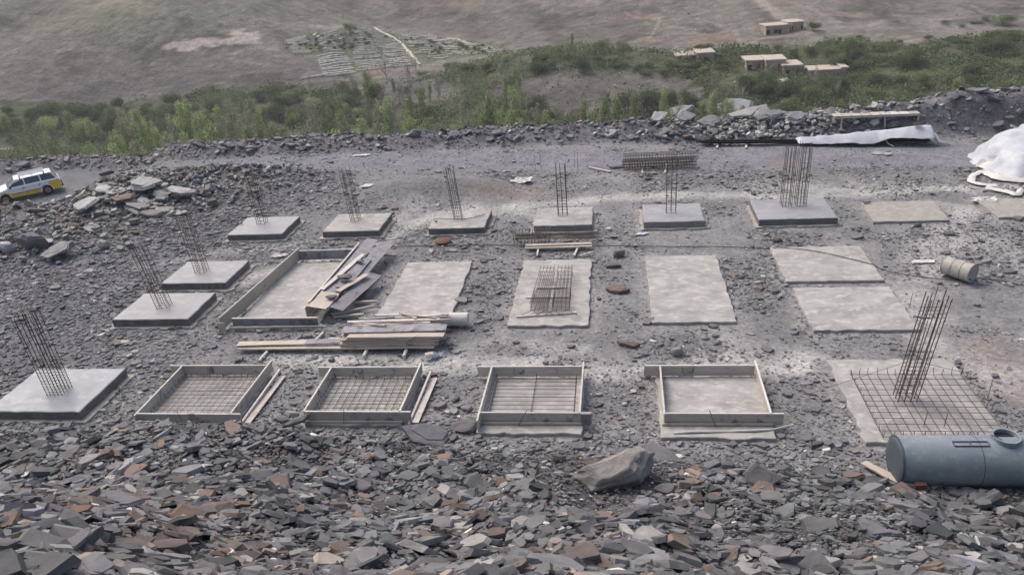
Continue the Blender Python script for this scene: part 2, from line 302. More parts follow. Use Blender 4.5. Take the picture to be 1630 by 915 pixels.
def slab_mb(x0, x1, y0, y1, z0, z1, jit=.012, st=.22, bev=.012, quad=None):
    """cast slab with slightly ragged edges; quad = 4 corners (BL,BR,FR,FL) instead of a rectangle"""
    c = quad or [(x0, y0), (x1, y0), (x1, y1), (x0, y1)]; ring = []
    for i in range(4):
        a, b = np.array(c[i]), np.array(c[(i + 1) % 4]); n = max(2, int(np.linalg.norm(b - a) / st))
        for k in range(n):
            p = a + (b - a) * k / n; ring.append(p + (rng.normal(0, jit, 2) if k else rng.normal(0, jit * .5, 2)))
    ring = np.array(ring); ce = ring.mean(0); n = len(ring); v = []
    for z, ins in ((z0, 0), (z1 - bev, 0), (z1, bev)):
        for p in ring:
            d = ce - p; v.append((*(p + d / np.linalg.norm(d) * ins * 1.3), z))
    f = [(k + i * n, (k + 1) % n + i * n, (k + 1) % n + (i + 1) * n, k + (i + 1) * n) for i in range(2) for k in range(n)]
    f.append(tuple(range(2 * n, 3 * n))); return MB().add(v, f)
# ---------------------------------------------------------------- colour masks (stains, dust and soil, plus painted hill relief)
def seg_d(x, y, pts):
    d = np.full(np.shape(x), 1e9)
    for (a, b) in zip(pts[:-1], pts[1:]):
        ax, ay = a[:2]; bx, by = b[:2]; L = (bx - ax) ** 2 + (by - ay) ** 2 + 1e-9
        t = np.clip(((x - ax) * (bx - ax) + (y - ay) * (by - ay)) / L, 0, 1); d = np.minimum(d, np.hypot(x - ax - t * (bx - ax), y - ay - t * (by - ay)))
    return d
def in_poly(x, y, pts):
    m = np.zeros(np.shape(x), bool); n = len(pts)
    for i in range(n):
        x1, y1 = pts[i][:2]; x2, y2 = pts[(i + 1) % n][:2]
        if y1 == y2: continue
        c = ((y1 > y) != (y2 > y)) & (x < (x2 - x1) * (y - y1) / (y2 - y1) + x1); m ^= c
    return m
fl_ = lambda L: [flat(*p) for p in L]
DUST = [(fl_([(360, 450), (600, 388), (690, 340), (900, 322), (1100, 308), (1300, 312), (1480, 300), (1640, 295)]), .55, .75), (fl_([(430, 572), (600, 566), (760, 580), (1050, 592), (1260, 570)]), .6, .75),
        (fl_([(1530, 340), (1500, 380), (1440, 480), (1500, 560), (1600, 600)]), .9, .6), (fl_([(1500, 330), (1640, 420)]), 1.0, .45), (fl_([(1200, 300), (1440, 300)]), .9, .5), (fl_([(200, 430), (360, 400), (480, 385)]), .4, .3),
        (fl_([(800, 540), (930, 560)]), .5, .35), (fl_([(640, 345), (660, 330)]), .8, .4), (fl_([(1130, 525), (1200, 560)]), .45, .4), (fl_([(0, 500), (10, 501)]), .1, .1), (fl_([(740, 330), (880, 335)]), .5, .6)]
EARTH = [(fl_([(760, 312), (840, 305)]), .9, .5), (fl_([(1560, 560), (1630, 620)]), 1.2, .6), (fl_([(330, 270), (390, 300)]), 1.0, .5), (fl_([(0, 335), (60, 335)]), 1.0, .9), (fl_([(60, 335), (200, 360)]), .7, .4),
         (fl_([(340, 330), (360, 345)]), .8, .4), (fl_([(1230, 262), (1260, 262)]), .5, .5), (fl_([(130, 370), (180, 385)]), .9, .35), (fl_([(900, 225), (800, 226)]), .5, .4)]
ROAD = [(fl_([(30, 310), (100, 292), (170, 276), (260, 258), (400, 252)]), 1.3, 1.0), (fl_([(330, 258), (450, 262), (700, 252), (950, 256), (1250, 248), (1560, 246), (1700, 246)]), 1.9, 1.0)]
def terr_masks(x, y):
    nn = fbm(x, y, 1.3, 5, 21.); d = 0; e = 0; r = 0
    for p, wd, s in DUST: d = np.maximum(d, s * sstep(wd * 1.5, 0, seg_d(x, y, p) + (nn - .5) * wd * 2.2))
    for p, wd, s in EARTH: e = np.maximum(e, s * sstep(wd * 1.5, 0, seg_d(x, y, p) + (nn - .5) * wd * 2.0))
    for p, wd, s in ROAD: r = np.maximum(r, s * sstep(wd * 1.25, wd * .6, seg_d(x, y, p) + (nn - .5) * 1.0))
    r = np.maximum(r, sstep(-25, -28, x) * sstep(35.5, 37, y) * sstep(44, 43, y))
    return d, e, r
g_ = lambda L: [P(*p) for p in L]
DARKS = [(g_([(620, 0), (1010, 0), (1060, 55), (900, 82), (780, 66), (640, 46), (590, 26)]), .80), (g_([(0, 110), (230, 95), (330, 120), (420, 130), (300, 150), (0, 165)]), .88), (g_([(1560, 0), (1640, 0), (1640, 14)]), .6)]  # hill folds put in as darker slope colour, not modelled
GULLY_SHADING = [(g_([(830, 0), (870, 35), (905, 74)]), 3, .35), (g_([(520, 0), (560, 25), (600, 34)]), 4, .3), (g_([(1180, 0), (1225, 28), (1215, 50)]), 3, .25), (g_([(1390, 5), (1440, 50)]), 4, .3), (g_([(700, 0), (745, 40), (760, 62)]), 2.5, .25), (g_([(1060, 0), (1105, 30), (1150, 68)]), 3, .2), (g_([(120, 0), (260, 22), (420, 34), (500, 40)]), 5, -.16), (g_([(920, 0), (985, 60)]), 4, -.14), (g_([(1300, 0), (1400, 40)]), 4, -.14)]  # shade in gullies and light on spur edges, painted as streaks
QUARRY = g_([(262, 70), (300, 67), (372, 60), (368, 48), (386, 47), (391, 55), (404, 50), (420, 55), (416, 70), (350, 74), (310, 80), (265, 79)])
TRAILS = [(g_([(370, 88), (415, 76), (440, 80)]), .9, .5), (g_([(430, 105), (330, 88), (300, 80)]), .6, .35), (g_([(1110, 30), (1170, 50), (1180, 70)]), .7, .35), (g_([(1030, 65), (1045, 45), (1050, 32), (1010, 28), (995, 20)]), .6, .4), (g_([(1205, 0), (1235, 22), (1270, 38)]), 1.8, .5),
          (g_([(1265, 5), (1300, 18), (1330, 35), (1380, 42), (1410, 32)]), 1.4, .45), (g_([(1180, 75), (1210, 62), (1240, 58), (1300, 52)]), .7, .5), (g_([(1330, 45), (1440, 45)]), .7, .35),
          (g_([(1420, 70), (1480, 62)]), .7, .5), (g_([(600, 0), (630, 15), (600, 30)]), 1.6, .3), (g_([(510, 44), (545, 43)]), 2.0, .5), (g_([(1010, 68), (1030, 60)]), 1.6, .4), (g_([(0, 237), (60, 232)]), 1, .4), (g_([(790, 20), (850, 0)]), 1.5, .2),
          (g_([(1470, 33), (1520, 30)]), 1.0, .3), (g_([(1540, 8), (1630, 45)]), .9, .35), (g_([(1210, 2), (1300, 60)]), 2.0, .15)]
REDS = [(g_([(1110, 65), (1140, 60), (1160, 62)]), 4, .6), (g_([(1000, 25), (1040, 28)]), 3.5, .5), (g_([(1310, 22), (1370, 27)]), 1.5, .8), (g_([(680, 8), (760, 0)]), 5, .3), (g_([(980, 150), (1010, 130)]), 2.5, .6), (g_([(1050, 62), (1040, 66)]), 3, .5), (g_([(660, 112), (560, 120)]), 1.5, .7), (g_([(640, 105), (665, 100)]), 1.5, .7), (g_([(690, 84), (720, 80)]), 2, .6)]
ORCH_A = g_([(443, 66), (480, 56), (560, 44), (600, 48), (668, 104), (560, 118), (530, 124), (512, 100), (500, 88), (452, 85)])
ORCH_B = g_([(610, 50), (700, 62), (770, 68), (812, 76), (800, 88), (740, 92), (672, 98), (640, 78)])
GREENS = [g_([(0, 168), (120, 164), (300, 152), (440, 130), (560, 140), (700, 120), (760, 95), (900, 78), (1010, 82), (1130, 80), (1180, 75), (1270, 70), (1450, 72), (1560, 58), (1660, 40), (1660, 165), (1100, 195), (820, 205), (300, 232), (0, 262)])]
SCREE = [g_([(820, 128), (900, 112), (990, 112), (1060, 122), (1120, 138), (1120, 165), (1000, 178), (850, 175), (770, 150)]), g_([(560, 130), (700, 125), (740, 150), (640, 170), (580, 160)])]
GRASSY = g_([(1380, 95), (1480, 85), (1630, 82), (1650, 110), (1480, 118), (1400, 110)])
def ground_color(x, y, z):
    n1 = fbm(x, y, 3, 5, 31.)[:, None]; n2 = fbm(x, y, .7, 3, 41.)[:, None]
    C = lambda r, g, b: np.array([r, g, b])[None]
    c = C(.192, .191, .195) * (.82 + .36 * n1) * (.9 + .2 * n2)
    left = (sstep(-6, -20, x))[:, None]; c = c * (1 - .22 * left * C(1, 1, .8))
    d, e, r = terr_masks(x, y)
    c = c + (C(.185, .18, .203) * (.9 + .2 * n1) - c) * r[:, None] * .9
    c = c + (C(.25, .20, .165) - c) * e[:, None]; c = c + (C(.43, .418, .40) * (.86 + .28 * n2) - c) * d[:, None]
    gm = np.zeros(len(x))
    for (a, b, ww, dd) in list(PADS.values()) + list(SLABS.values()):
        dx = np.maximum(np.maximum(a - x, x - a - ww), 0); dy = np.maximum(np.maximum(b - y, y - b - dd), 0); gm = np.maximum(gm, sstep(.55, .05, np.hypot(dx, dy) + (n2[:, 0] - .5) * .8))
    c = c + (C(.30, .29, .28) - c) * gm[:, None] * .5
    bk = sstep(-.2, .5, toe(x) - y)[:, None]; c = c + (C(.095, .092, .095) - c) * bk * .9
    yb = np.interp(x, BX, BYb); bm = sstep(-.6, .3, y - yb)[:, None]; c = c + (C(.15, .147, .152) * (.8 + .4 * n2) - c) * bm
    f = y > 95
    if f.any():
        X, Y, Z = x[f], y[f], z[f]; a1 = fbm(X, Y, 60, 6, 51.); a2 = fbm(X, Y, 9, 5, 61.); a3 = fbm(X, Y, 2.5, 3, 71.); k = lambda m: m[:, None]
        h = C(.19, .174, .15) * k(.72 + .46 * a1 + .1 * a3)
        ol = sstep(-22, -6, Z) * sstep(.35, .6, a1 + .2 * a2); h = h + (C(.158, .158, .112) - h) * k(ol) * .75
        lf = sstep(-40, -90, X) * sstep(-16, -24, Z); h = h + (C(.138, .128, .124) - h) * k(lf) * .7
        dk = sstep(.6, .72, a2) * .4; h = h * k(1 - dk) * k(.72 + .56 * fbm(X, Y, 22, 6, 123.)) * k(.86 + .28 * fbm(X, Y * .6, 1.8, 2, 133.)); li = sstep(.66, .74, a3); h = h + (C(.30, .275, .25) - h) * k(li) * .3
        wob = (a3 - .5)
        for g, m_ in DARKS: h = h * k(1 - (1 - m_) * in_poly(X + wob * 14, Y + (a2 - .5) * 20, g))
        for p, wd, s in GULLY_SHADING: h = h * k(1 - s * sstep(wd * 1.6, 0, seg_d(X, Y, p) + wob * wd * 1.8))
        for p, wd, s in REDS: h = h + (C(.30, .19, .14) - h) * k(s * sstep(wd * 1.4, 0, seg_d(X, Y, p) + wob * wd * 1.5))
        gr = np.zeros(len(X), bool)
        for g in GREENS: gr |= in_poly(X + wob * 8, Y + (a2 - .5) * 10, g)
        gr |= (Y < 185) & (Z < -24)
        gr = gr.astype(float); ga = sstep(.2, .6, a2 * .6 + a3 * .5)
        h = h + (C(.075, .09, .045) * k(.7 + .6 * a2) - h) * k(gr * (.55 + .4 * ga))
        for g in SCREE: h = h + (C(.155, .14, .13) * k(.7 + .6 * a3) - h) * k(in_poly(X + wob * 6, Y + wob * 6, g) * .85)
        h = h + (C(.09, .13, .045) - h) * k(in_poly(X + wob * 6, Y + wob * 9, GRASSY) * .8)
        for p, wd, s in TRAILS: h = h + (C(.40, .345, .30) - h) * k(s * sstep(wd * 1.3, wd * .3, seg_d(X, Y, p) + wob * wd * 1.6))
        q = in_poly(X + wob * 1.5, Y + wob * 3, QUARRY); h = h + (C(.44, .38, .335) * k(.85 + .3 * a3) - h) * k(q * .95)
        for g in (ORCH_A, ORCH_B): h = h + (C(.13, .145, .08) * k(.75 + .5 * a3) - h) * k(in_poly(X, Y, g) * .75)
        c[f] = h
    s = (y > 47) & (y <= 95); c[s] = c[s] * .9
    return np.clip(c, .01, .9)
# ---------------------------------------------------------------- ground sheet
def axis(lo, a, b, hi, fine, coarse, g=1.09):
    xs = list(np.arange(a, b, fine)); s = fine; x = xs[-1]
    while x < hi: s = min(coarse, s * g); x += s; xs.append(x)
    s = fine; x = a; L = []
    while x > lo: s = min(coarse, s * g); x -= s; L.append(x)
    return np.array(L[::-1] + xs)
gx = axis(-430, -32, 22, 430, .15, 1.5); gy = np.unique(np.r_[axis(-25, 3, 46.5, 60, .13, 1.5), np.arange(61, 150, 1.8), np.arange(150, 330, 1.1), np.arange(330, 600, 3.5)])
GX, GY = np.meshgrid(gx, gy); xx, yy = GX.ravel(), GY.ravel(); zz = H(xx, yy)
nx, ny = len(gx), len(gy); I = np.arange(nx * ny).reshape(ny, nx)
q = np.stack([I[:-1, :-1], I[:-1, 1:], I[1:, 1:], I[1:, :-1]], -1).reshape(-1, 4)
me = np_mesh('ground', np.c_[xx, yy, zz], q.ravel(), np.arange(len(q)) * 4, np.full(len(q), 4), ground_color(xx, yy, zz), False)
tag(link('ground', me, M['ground']), kind='structure')
print('ground verts', nx, ny)
# ---------------------------------------------------------------- loose slate
def slope_n(x, y):
    e = .15; dx = (H(x + e, y) - H(x - e, y)) / (2 * e); dy = (H(x, y + e) - H(x, y - e)) / (2 * e)
    n = np.c_[-dx, -dy, np.ones(len(x))]; return n / np.linalg.norm(n, axis=1)[:, None]
def chips_mesh(name, x, y, size, tilt, thick, color, lift):
    """flat irregular flakes lying on the ground surface, all in one mesh"""
    Nn = len(x); z = H(x, y); nrm = slope_n(x, y); V = []; Lp = []; St = []; To = []; T = []; vb = 0; lb = 0
    kk = rng.integers(5, 8, Nn)
    for K in (5, 6, 7):
        s = np.where(kk == K)[0]; n = len(s)
        if not n: continue
        nn = nrm[s] + rng.normal(0, 1, (n, 3)) * tilt[s, None]; nn[:, 2] = np.abs(nn[:, 2]) + .15; nn /= np.linalg.norm(nn, axis=1)[:, None]
        a = rng.normal(0, 1, (n, 3)) * np.array([1, .45, .3]); a -= (a * nn).sum(1)[:, None] * nn; a /= np.linalg.norm(a, axis=1)[:, None]; b = np.cross(nn, a)
        th = (np.arange(K)[None] + rng.uniform(-.36, .36, (n, K))) * 2 * pi / K + rng.uniform(0, 6, (n, 1)); r = size[s, None] * rng.uniform(.62, 1.1, (n, K)) * .5
        el = rng.uniform(.42, .95, (n, 1)); u = r * np.cos(th); v = r * np.sin(th) * el; t = (size[s] * thick[s])[:, None]
        ins = rng.uniform(.78, .97, (n, K)); sh = rng.normal(0, .05, (n, 1)) * size[s, None]
        top = (u * ins + sh)[..., None] * a[:, None] + (v * ins)[..., None] * b[:, None] + ((t * .5) * rng.uniform(.7, 1.25, (n, K)))[..., None] * nn[:, None]
        bot = u[..., None] * a[:, None] + v[..., None] * b[:, None] + (-t * .5 * np.ones((n, K)))[..., None] * nn[:, None]
        ce = np.c_[x[s], y[s], z[s] + lift[s]]
        vv = np.concatenate([bot, top], 1) + ce[:, None]; V.append(vv.reshape(-1, 3))
        cc = color[s][:, None] * np.ones((1, 2 * K, 1)); cc[:, :K] *= rng.uniform(.7, 1.0, (n, 1, 1)); T.append(cc.reshape(-1, 3))
        base = vb + np.arange(n)[:, None] * 2 * K
        topf = base + K + np.arange(K)[None]; side = []
        for k in range(K): k2 = (k + 1) % K; side.append(np.stack([base[:, 0] + k, base[:, 0] + k2, base[:, 0] + K + k2, base[:, 0] + K + k], 1))
        side = np.stack(side, 1).reshape(n, -1); lo = np.concatenate([topf, side], 1); Lp.append(lo.ravel())
        tot = np.tile([K] + [4] * K, n); To.append(tot); vb += n * 2 * K
    L = np.concatenate(Lp); To = np.concatenate(To); St = np.r_[0, np.cumsum(To)[:-1]]
    return np_mesh(name, np.concatenate(V), L, St, To, np.concatenate(T))
def slate_colors(n, rust=.06, pale=.03, base=(.118, .115, .124), var=.35, white=.004):
    c = np.array(base)[None] * np.exp(rng.normal(0, var, (n, 1))) * (1 + rng.normal(0, .018, (n, 3)))
    u = rng.random(n)
    m = u < rust; c[m] = np.array([.165, .128, .105])[None] * rng.uniform(.7, 1.3, (m.sum(), 1))
    m = (u > 1 - pale); c[m] = np.array([.29, .28, .27])[None] * rng.uniform(.75, 1.2, (m.sum(), 1))
    m = (u > .5) & (u < .5 + white); c[m] = np.array([.6, .58, .55])
    return np.clip(c, .03, .75)
def visible(x, y, z, mg=60):
    d = np.c_[x, y, z] - CAMP; zz_ = d @ FW; X = CX + F_PX * (d @ RT) / zz_; Y = CY - F_PX * (d @ UP) / zz_
    return (zz_ > 1) & (X > -mg * 3) & (X < 1630 + mg * 3) & (Y > -mg) & (Y < 915 + mg * 3)
def scatter(n, x0, x1, y0, y1, dens=None):
    x = rng.uniform(x0, x1, n); y = rng.uniform(y0, y1, n); k = visible(x, y, H(x, y))
    if dens is not None: k &= rng.random(n) < dens(x, y)
    k &= ~in_rects(x, y, .04); return x[k], y[k]
def lognorm(n, med, sg, lo, hi): return np.clip(med * np.exp(rng.normal(0, sg, n)), lo, hi)
def stuff(name, me, label): tag(link(name, me, M['rock']), label, name.replace('_', ' '), kind='stuff')
# near bank: layers of flakes
isb = lambda x, y: sstep(-.35, .35, toe(x) - y)
fines = lambda x, y: np.clip(1.2 * np.exp(-((x - 3.3) / 1.6) ** 2 - ((y - 10.6) / 1.3) ** 2) + 1.2 * np.exp(-((x + 2.3) / 1.3) ** 2 - ((y - 14) / .9) ** 2) + .9 * np.exp(-((x + 8) / 2.2) ** 2 - ((y - 13.4) / .8) ** 2) + np.exp(-((x - 3.2) / 2.6) ** 2 - ((y - 14.2) / .5) ** 2) + .8 * np.exp(-((x + 5) / 1.5) ** 2 - ((y - 8.4) / .7) ** 2), 0, 1)
coarse = lambda x, y: (1 - .92 * fines(x, y)) * sstep(.36, .58, fbm(x, y, 2.6, 3, 77.) + .25 * sstep(13.5, 9, y) + .1 * sstep(2, -8, x))
x, y = scatter(135000, -17, 13, 3.5, 15.8, lambda x, y: isb(x, y))
co = coarse(x, y); sz = lognorm(len(x), .07, .62, .022, .4) * (.62 + .95 * co)
C1 = slate_colors(len(x), .035, .04, (.122, .122, .127)); rb = (sstep(2, -6, x) * sstep(13, 9.5, y) * sstep(.4, .62, fbm(x, y, 1.8, 3, 5.)) > rng.random(len(x)) * 2.6); C1[rb] = C1[rb] * np.array([1.25, 1.04, .9])
stuff('slate_rubble', chips_mesh('slate_rubble', x, y, sz, np.full(len(x), .22), rng.uniform(.08, .22, len(x)), C1, rng.uniform(-.01, .07, len(x)) + sz * .15), 'loose broken grey slate covering the near bank')
x, y = scatter(5200, -17, 13, 3.5, 15.2, lambda x, y: sstep(.1, .7, toe(x) - y) * (.04 + .96 * coarse(x, y)))
sz = lognorm(len(x), .25, .5, .13, .85)
C1 = slate_colors(len(x), .05, .03, (.130, .130, .136), .25); rb = (sstep(2, -6, x) * sstep(13, 9.5, y) * sstep(.4, .62, fbm(x, y, 1.8, 3, 5.)) > rng.random(len(x)) * 2.2); C1[rb] = C1[rb] * np.array([1.25, 1.04, .88])
stuff('slate_plates', chips_mesh('slate_plates', x, y, sz, np.full(len(x), .26), rng.uniform(.06, .16, len(x)), C1, rng.uniform(0, .1, len(x)) + .03), 'flat palm to arm long slate plates heaped over the near bank')
# terrace
hm = lambda x, y: np.clip(np.exp(-((x + 22.6) / 3.6) ** 2 - ((y - 34.8) / 2.0) ** 2) * 1.6 + np.exp(-((x + 19.5) / 3.2) ** 2 - ((y - 37) / .9) ** 2) * 1.2 + .8 * np.exp(-((x + 24.5) / 3) ** 2 - ((y - 28.5) / 2.2) ** 2) + .5 * np.exp(-((x + 27) / 3) ** 2 - ((y - 32) / 1.6) ** 2), 0, 1)
smooth_mound = lambda x, y: np.clip(1.5 * np.exp(-((x + 9.6) / 2.6) ** 2 - ((y - 33.6) / 1.4) ** 2) + 1.5 * np.exp(-((x + 6.3) / 2.4) ** 2 - ((y - 33.4) / 1.3) ** 2) + 1.3 * np.exp(-((x - 10.8) / 1.8) ** 2 - ((y - 21.6) / 1.2) ** 2), 0, 1)
def dterr(x, y):
    d, e, r = terr_masks(x, y); yb = np.interp(x, BX, BYb)
    patch = sstep(.36, .62, fbm(x, y, 2.0, 4, 91.)); L = sstep(-13, -17, x) * sstep(41, 34, y)
    nb = sstep(19.2, 17.6, y) * sstep(9, 6, x) * .75 + sstep(1.6, .2, y - toe(x)) * .6
    return np.clip((.10 + .9 * np.maximum(np.maximum(patch ** 1.4, np.minimum(nb, 1)), L * (.25 + .6 * sstep(.38, .55, fbm(x, y, 3.4, 3, 55.))))) * (1 - .85 * r) * (1 - .8 * d) * (1 - .5 * e) * (1 - .8 * smooth_mound(x, y)) * (1 - .8 * hm(x, y)), .04, 1) * (toe(x) - y < .3) * (y < yb)
x, y = scatter(230000, -36, 19, 13, 43, dterr)
d_, e_, r_ = terr_masks(x, y); Lm = sstep(-12, -17, x)
sz = lognorm(len(x), .066, .5, .028, .3) * (1 + .6 * Lm) * (1 + .5 * sstep(1.5, .2, y - toe(x)))
C1 = slate_colors(len(x), .02, .06, (.172, .171, .176), .26, .01); C1 *= (1 - .22 * Lm[:, None] * np.array([1, 1, .85])); C1 = C1 + (np.array([.24, .23, .22]) - C1) * (np.maximum(d_, e_) * .5)[:, None]
stuff('shale_chips', chips_mesh('shale_chips', x, y, sz, np.full(len(x), .15), rng.uniform(.08, .2, len(x)), C1, rng.uniform(-.01, .02, len(x)) + .008), 'small grey shale chips strewn over the levelled terrace')
x, y = scatter(6200, -36, 19, 14.5, 41, lambda x, y: dterr(x, y) ** 1.5)
sz = lognorm(len(x), .23, .35, .14, .55)
stuff('shale_plates', chips_mesh('shale_plates', x, y, sz, np.full(len(x), .15), rng.uniform(.1, .24, len(x)), slate_colors(len(x), .04, .06, (.175, .17, .175), .25), rng.uniform(0, .04, len(x)) + .02), 'scattered larger shale plates on the levelled terrace')
# berm
bermm = lambda x, y: sstep(-.6, .2, y - np.interp(x, BX, BYb))
x, y = scatter(44000, -56, 30, 38, 55, lambda x, y: bermm(x, y) * (y - np.interp(x, BX, BYb) < 3.6)); sz = lognorm(len(x), .13, .5, .05, .5)
stuff('spoil_rubble', chips_mesh('spoil_rubble', x, y, sz, np.full(len(x), .35), rng.uniform(.1, .25, len(x)), slate_colors(len(x), .03, .05, (.178, .175, .182), .35), rng.uniform(0, .08, len(x))), 'grey shale rubble heaped along the far edge of the terrace')
x, y = scatter(3400, -56, 30, 38.5, 54, lambda x, y: bermm(x, y) * (y - np.interp(x, BX, BYb) < 3)); sz = lognorm(len(x), .4, .35, .25, .9)
stuff('spoil_blocks', chips_mesh('spoil_blocks', x, y, sz, np.full(len(x), .35), rng.uniform(.1, .22, len(x)), slate_colors(len(x), .03, .06, (.19, .187, .194), .25), rng.uniform(0, .12, len(x)) + .05), 'larger tilted slate blocks in the spoil ridge beyond the road')
# pale stones on the ridge
x, y = scatter(1500, 2.5, 14, 39.5, 43.5, lambda x, y: bermm(x, y) * np.exp(-((x - 8) / 4.5) ** 2)); sz = lognorm(len(x), .3, .4, .12, .8)
stuff('pale_stones', chips_mesh('pale_stones', x, y, sz, np.full(len(x), .5), rng.uniform(.12, .3, len(x)), slate_colors(len(x), .03, .5, (.34, .335, .32), .25), rng.uniform(0, .2, len(x)) + .08), 'pale broken stone among the white slabs on the ridge')
# stone heap at the left
x, y = scatter(11000, -34, -14, 25, 41, hm); sz = lognorm(len(x), .25, .4, .1, .6)
stuff('heap_stones', chips_mesh('heap_stones', x, y, sz, np.full(len(x), .4), rng.uniform(.15, .4, len(x)), slate_colors(len(x), .12, .35, (.25, .243, .23), .25), rng.uniform(0, .15, len(x)) + .04), 'broken grey and brownish quarry stone heaped beside the car')
# ---------------------------------------------------------------- individual rocks
def rock_mesh(name, m, el, th, seed, blocky=False):
    r = random.Random(seed); K = r.randint(5, 8); rings = []
    base = [((k + r.uniform(-.38, .38)) * 2 * pi / K, r.uniform(.62, 1.1) * .5) for k in range(K)]
    prof = [(-.5, .92), (-.1, 1.0), (.38, .97), (.5, .88)] if not blocky else [(-.5, .8), (-.15, 1.0), (.2, .95), (.5, .66)]
    v = []; f = []
    for i, (z, s) in enumerate(prof):
        ox, oy = r.uniform(-.03, .03), r.uniform(-.03, .03)
        for a, rr in base: v.append((cos(a) * rr * s * r.uniform(.95, 1.04) + ox, sin(a) * rr * el * s * r.uniform(.95, 1.04) + oy, th * (z + r.uniform(-.07, .07))))
    for i in range(3):
        for k in range(K): k2 = (k + 1) % K; f.append((i * K + k, i * K + k2, (i + 1) * K + k2, (i + 1) * K + k))
    f.append(tuple(range(K))[::-1]); n = len(v); v.append((r.uniform(-.1, .1), r.uniform(-.08, .08), th * .5 * r.uniform(.95, 1.25)))
    for k in range(K): f.append((3 * K + k, 3 * K + (k + 1) % K, n))
    if not blocky and r.random() < .5:   # a split flake on top
        K2 = 6; n = len(v); oa = r.uniform(0, 6); cx, cy = r.uniform(-.12, .12), r.uniform(-.1, .1) * el
        for z in (.42, .6):
            for k in range(K2): a = (k + r.uniform(-.3, .3)) * 2 * pi / K2 + oa; rq = r.uniform(.22, .42) if z < .5 else 0; v.append((cx + cos(a) * .33 * (.9 if z > .5 else 1), cy + sin(a) * .3 * el, th * z))
        for k in range(K2): k2 = (k + 1) % K2; f.append((n + k, n + k2, n + K2 + k2, n + K2 + k))
        f.append(tuple(n + K2 + k for k in range(K2)))
    me = bpy.data.meshes.new(name); bm = bmesh.new(); vs = [bm.verts.new(q) for q in v]
    for q in f:
        try: bm.faces.new([vs[i] for i in q])
        except ValueError: pass
    bmesh.ops.bevel(bm, geom=list(bm.edges), offset=.012, segments=1, affect='EDGES', clamp_overlap=True)
    bmesh.ops.triangulate(bm, faces=[q for q in bm.faces if len(q.verts) > 4]); bmesh.ops.subdivide_edges(bm, edges=[e for e in bm.edges if e.calc_length() > .1], cuts=2 if not blocky else 3, use_grid_fill=True)
    off = Vector((seed * 1.7, 0, 0)); am = .028 if not blocky else .05
    for q in bm.verts:
        p = q.co * 3.2 + off; d = mnoise.noise_vector(p) + mnoise.noise_vector(p * 2.9) * .5 + mnoise.noise_vector(p * 7) * .22; st = math.floor((q.co.z + d.z * .02) * 16) % 2
        q.co += Vector((d.x, d.y, d.z * .55)) * am + Vector((q.co.x, q.co.y, 0)) * .035 * st * (1 if abs(q.co.z) < th * .42 else 0)
    bmesh.ops.recalc_face_normals(bm, faces=bm.faces); bm.to_mesh(me); bm.free(); me.materials.append(m); me.update(); return me
RV = {}
for mk in ('slate', 'rust', 'pale', 'boulder'):
    RV[mk] = [rock_mesh('slab_' + mk, M[mk], random.uniform(.45, .9), random.uniform(.1, .24) * (.62 if mk == 'pale' else 1), 100 + i) for i in range(9)]
    RV[mk + '_b'] = [rock_mesh('block_' + mk, M[mk], random.uniform(.6, .9), random.uniform(.4, .6), 200 + i, True) for i in range(5)]
def rock(px, py, wpx, mk, label, name='slate_slab', v=None, tilt=(0, 0), rz=None, group=None, world=None, far=False, lift=.04, cat='rock', size=None):
    p = np.array([*world, hz(*world)]) if world is not None else P(px, py, far)
    s = size or wpx / px_scale(p); me = RV[mk][v if v is not None else random.randrange(len(RV[mk]))]
    o = bpy.data.objects.new(name, me); col.objects.link(o); o.location = (p[0], p[1], p[2] + lift * s + .03); o.scale = (s * random.uniform(.95, 1.25), s * random.uniform(.7, 1.0), s)
    o.rotation_euler = (tilt[0], tilt[1], random.uniform(-.5, .5) if rz is None else rz); return tag(o, label, cat, group)
rock(985, 768, 128, 'boulder_b', 'big brown-grey boulder half buried mid bank, with a smaller rock on its corner', 'boulder', 0, (.35, -.2), .2, lift=.14)
bp = bpy.data.objects['boulder'].location
rock(0, 0, 0, 'rust', 'angular brown rock lying on the corner of the big boulder', 'rock', 2, (.2, .25), .3, world=(bp.x - .52, bp.y + .12), size=.52, lift=.75)
rock(1043, 728, 72, 'slate', 'grey slab just behind the big boulder to its right', 'slate_slab', 0, (.3, .1), -.4)
rock(1213, 776, 62, 'slate', 'blue-grey upright slate plate standing alone right of the boulder', 'slate_slab', 1, (.7, .1), -.3, lift=.3)
rock(680, 697, 92, 'slate', 'large flat slab tilted up below the second gridded formwork', 'slate_slab', 2, (.3, .2), -.1)
rock(737, 684, 60, 'slate', 'dark blue-grey slab beside the left foot of the third formwork', 'slate_slab', 3, (.2, -.2), .1)
rock(475, 682, 56, 'slate', 'grey tilted slab on the bank between first and second formwork', 'slate_slab', 4, (.4, -.3), .3, lift=.2)
rock(450, 676, 44, 'slate', 'dark slab leaning left of the tilted slab between formworks', 'slate_slab', 5, (.5, .5), 1.1, lift=.2)
rock(1570, 805, 62, 'slate', 'flat pentagonal slate plate below the steel tank', 'slate_slab', 6, (.3, .2), .1)
rock(1554, 878, 34, 'pale', 'pale pointed stone standing upright low on the right', 'rock', 3, (1.0, .3), 1.2, lift=.5)
rock(940, 738, 0, 'pale', 'small whitish stone behind the big boulder', 'rock', 4, (.2, 0), .2, size=.3, world=(.62, 13.95))
rock(300, 830, 84, 'rust', 'rusty brown slab lying in the left of the near bank', 'slate_slab', 1, (.3, .1), .1)
rock(190, 803, 92, 'slate', 'broad grey-brown slab high in the left rubble', 'slate_slab', 7, (.35, -.1), -.2)
rock(420, 770, 70, 'slate', 'broad light-grey slab in the rubble below the first formwork', 'slate_slab', 8, (.4, .1), .2)
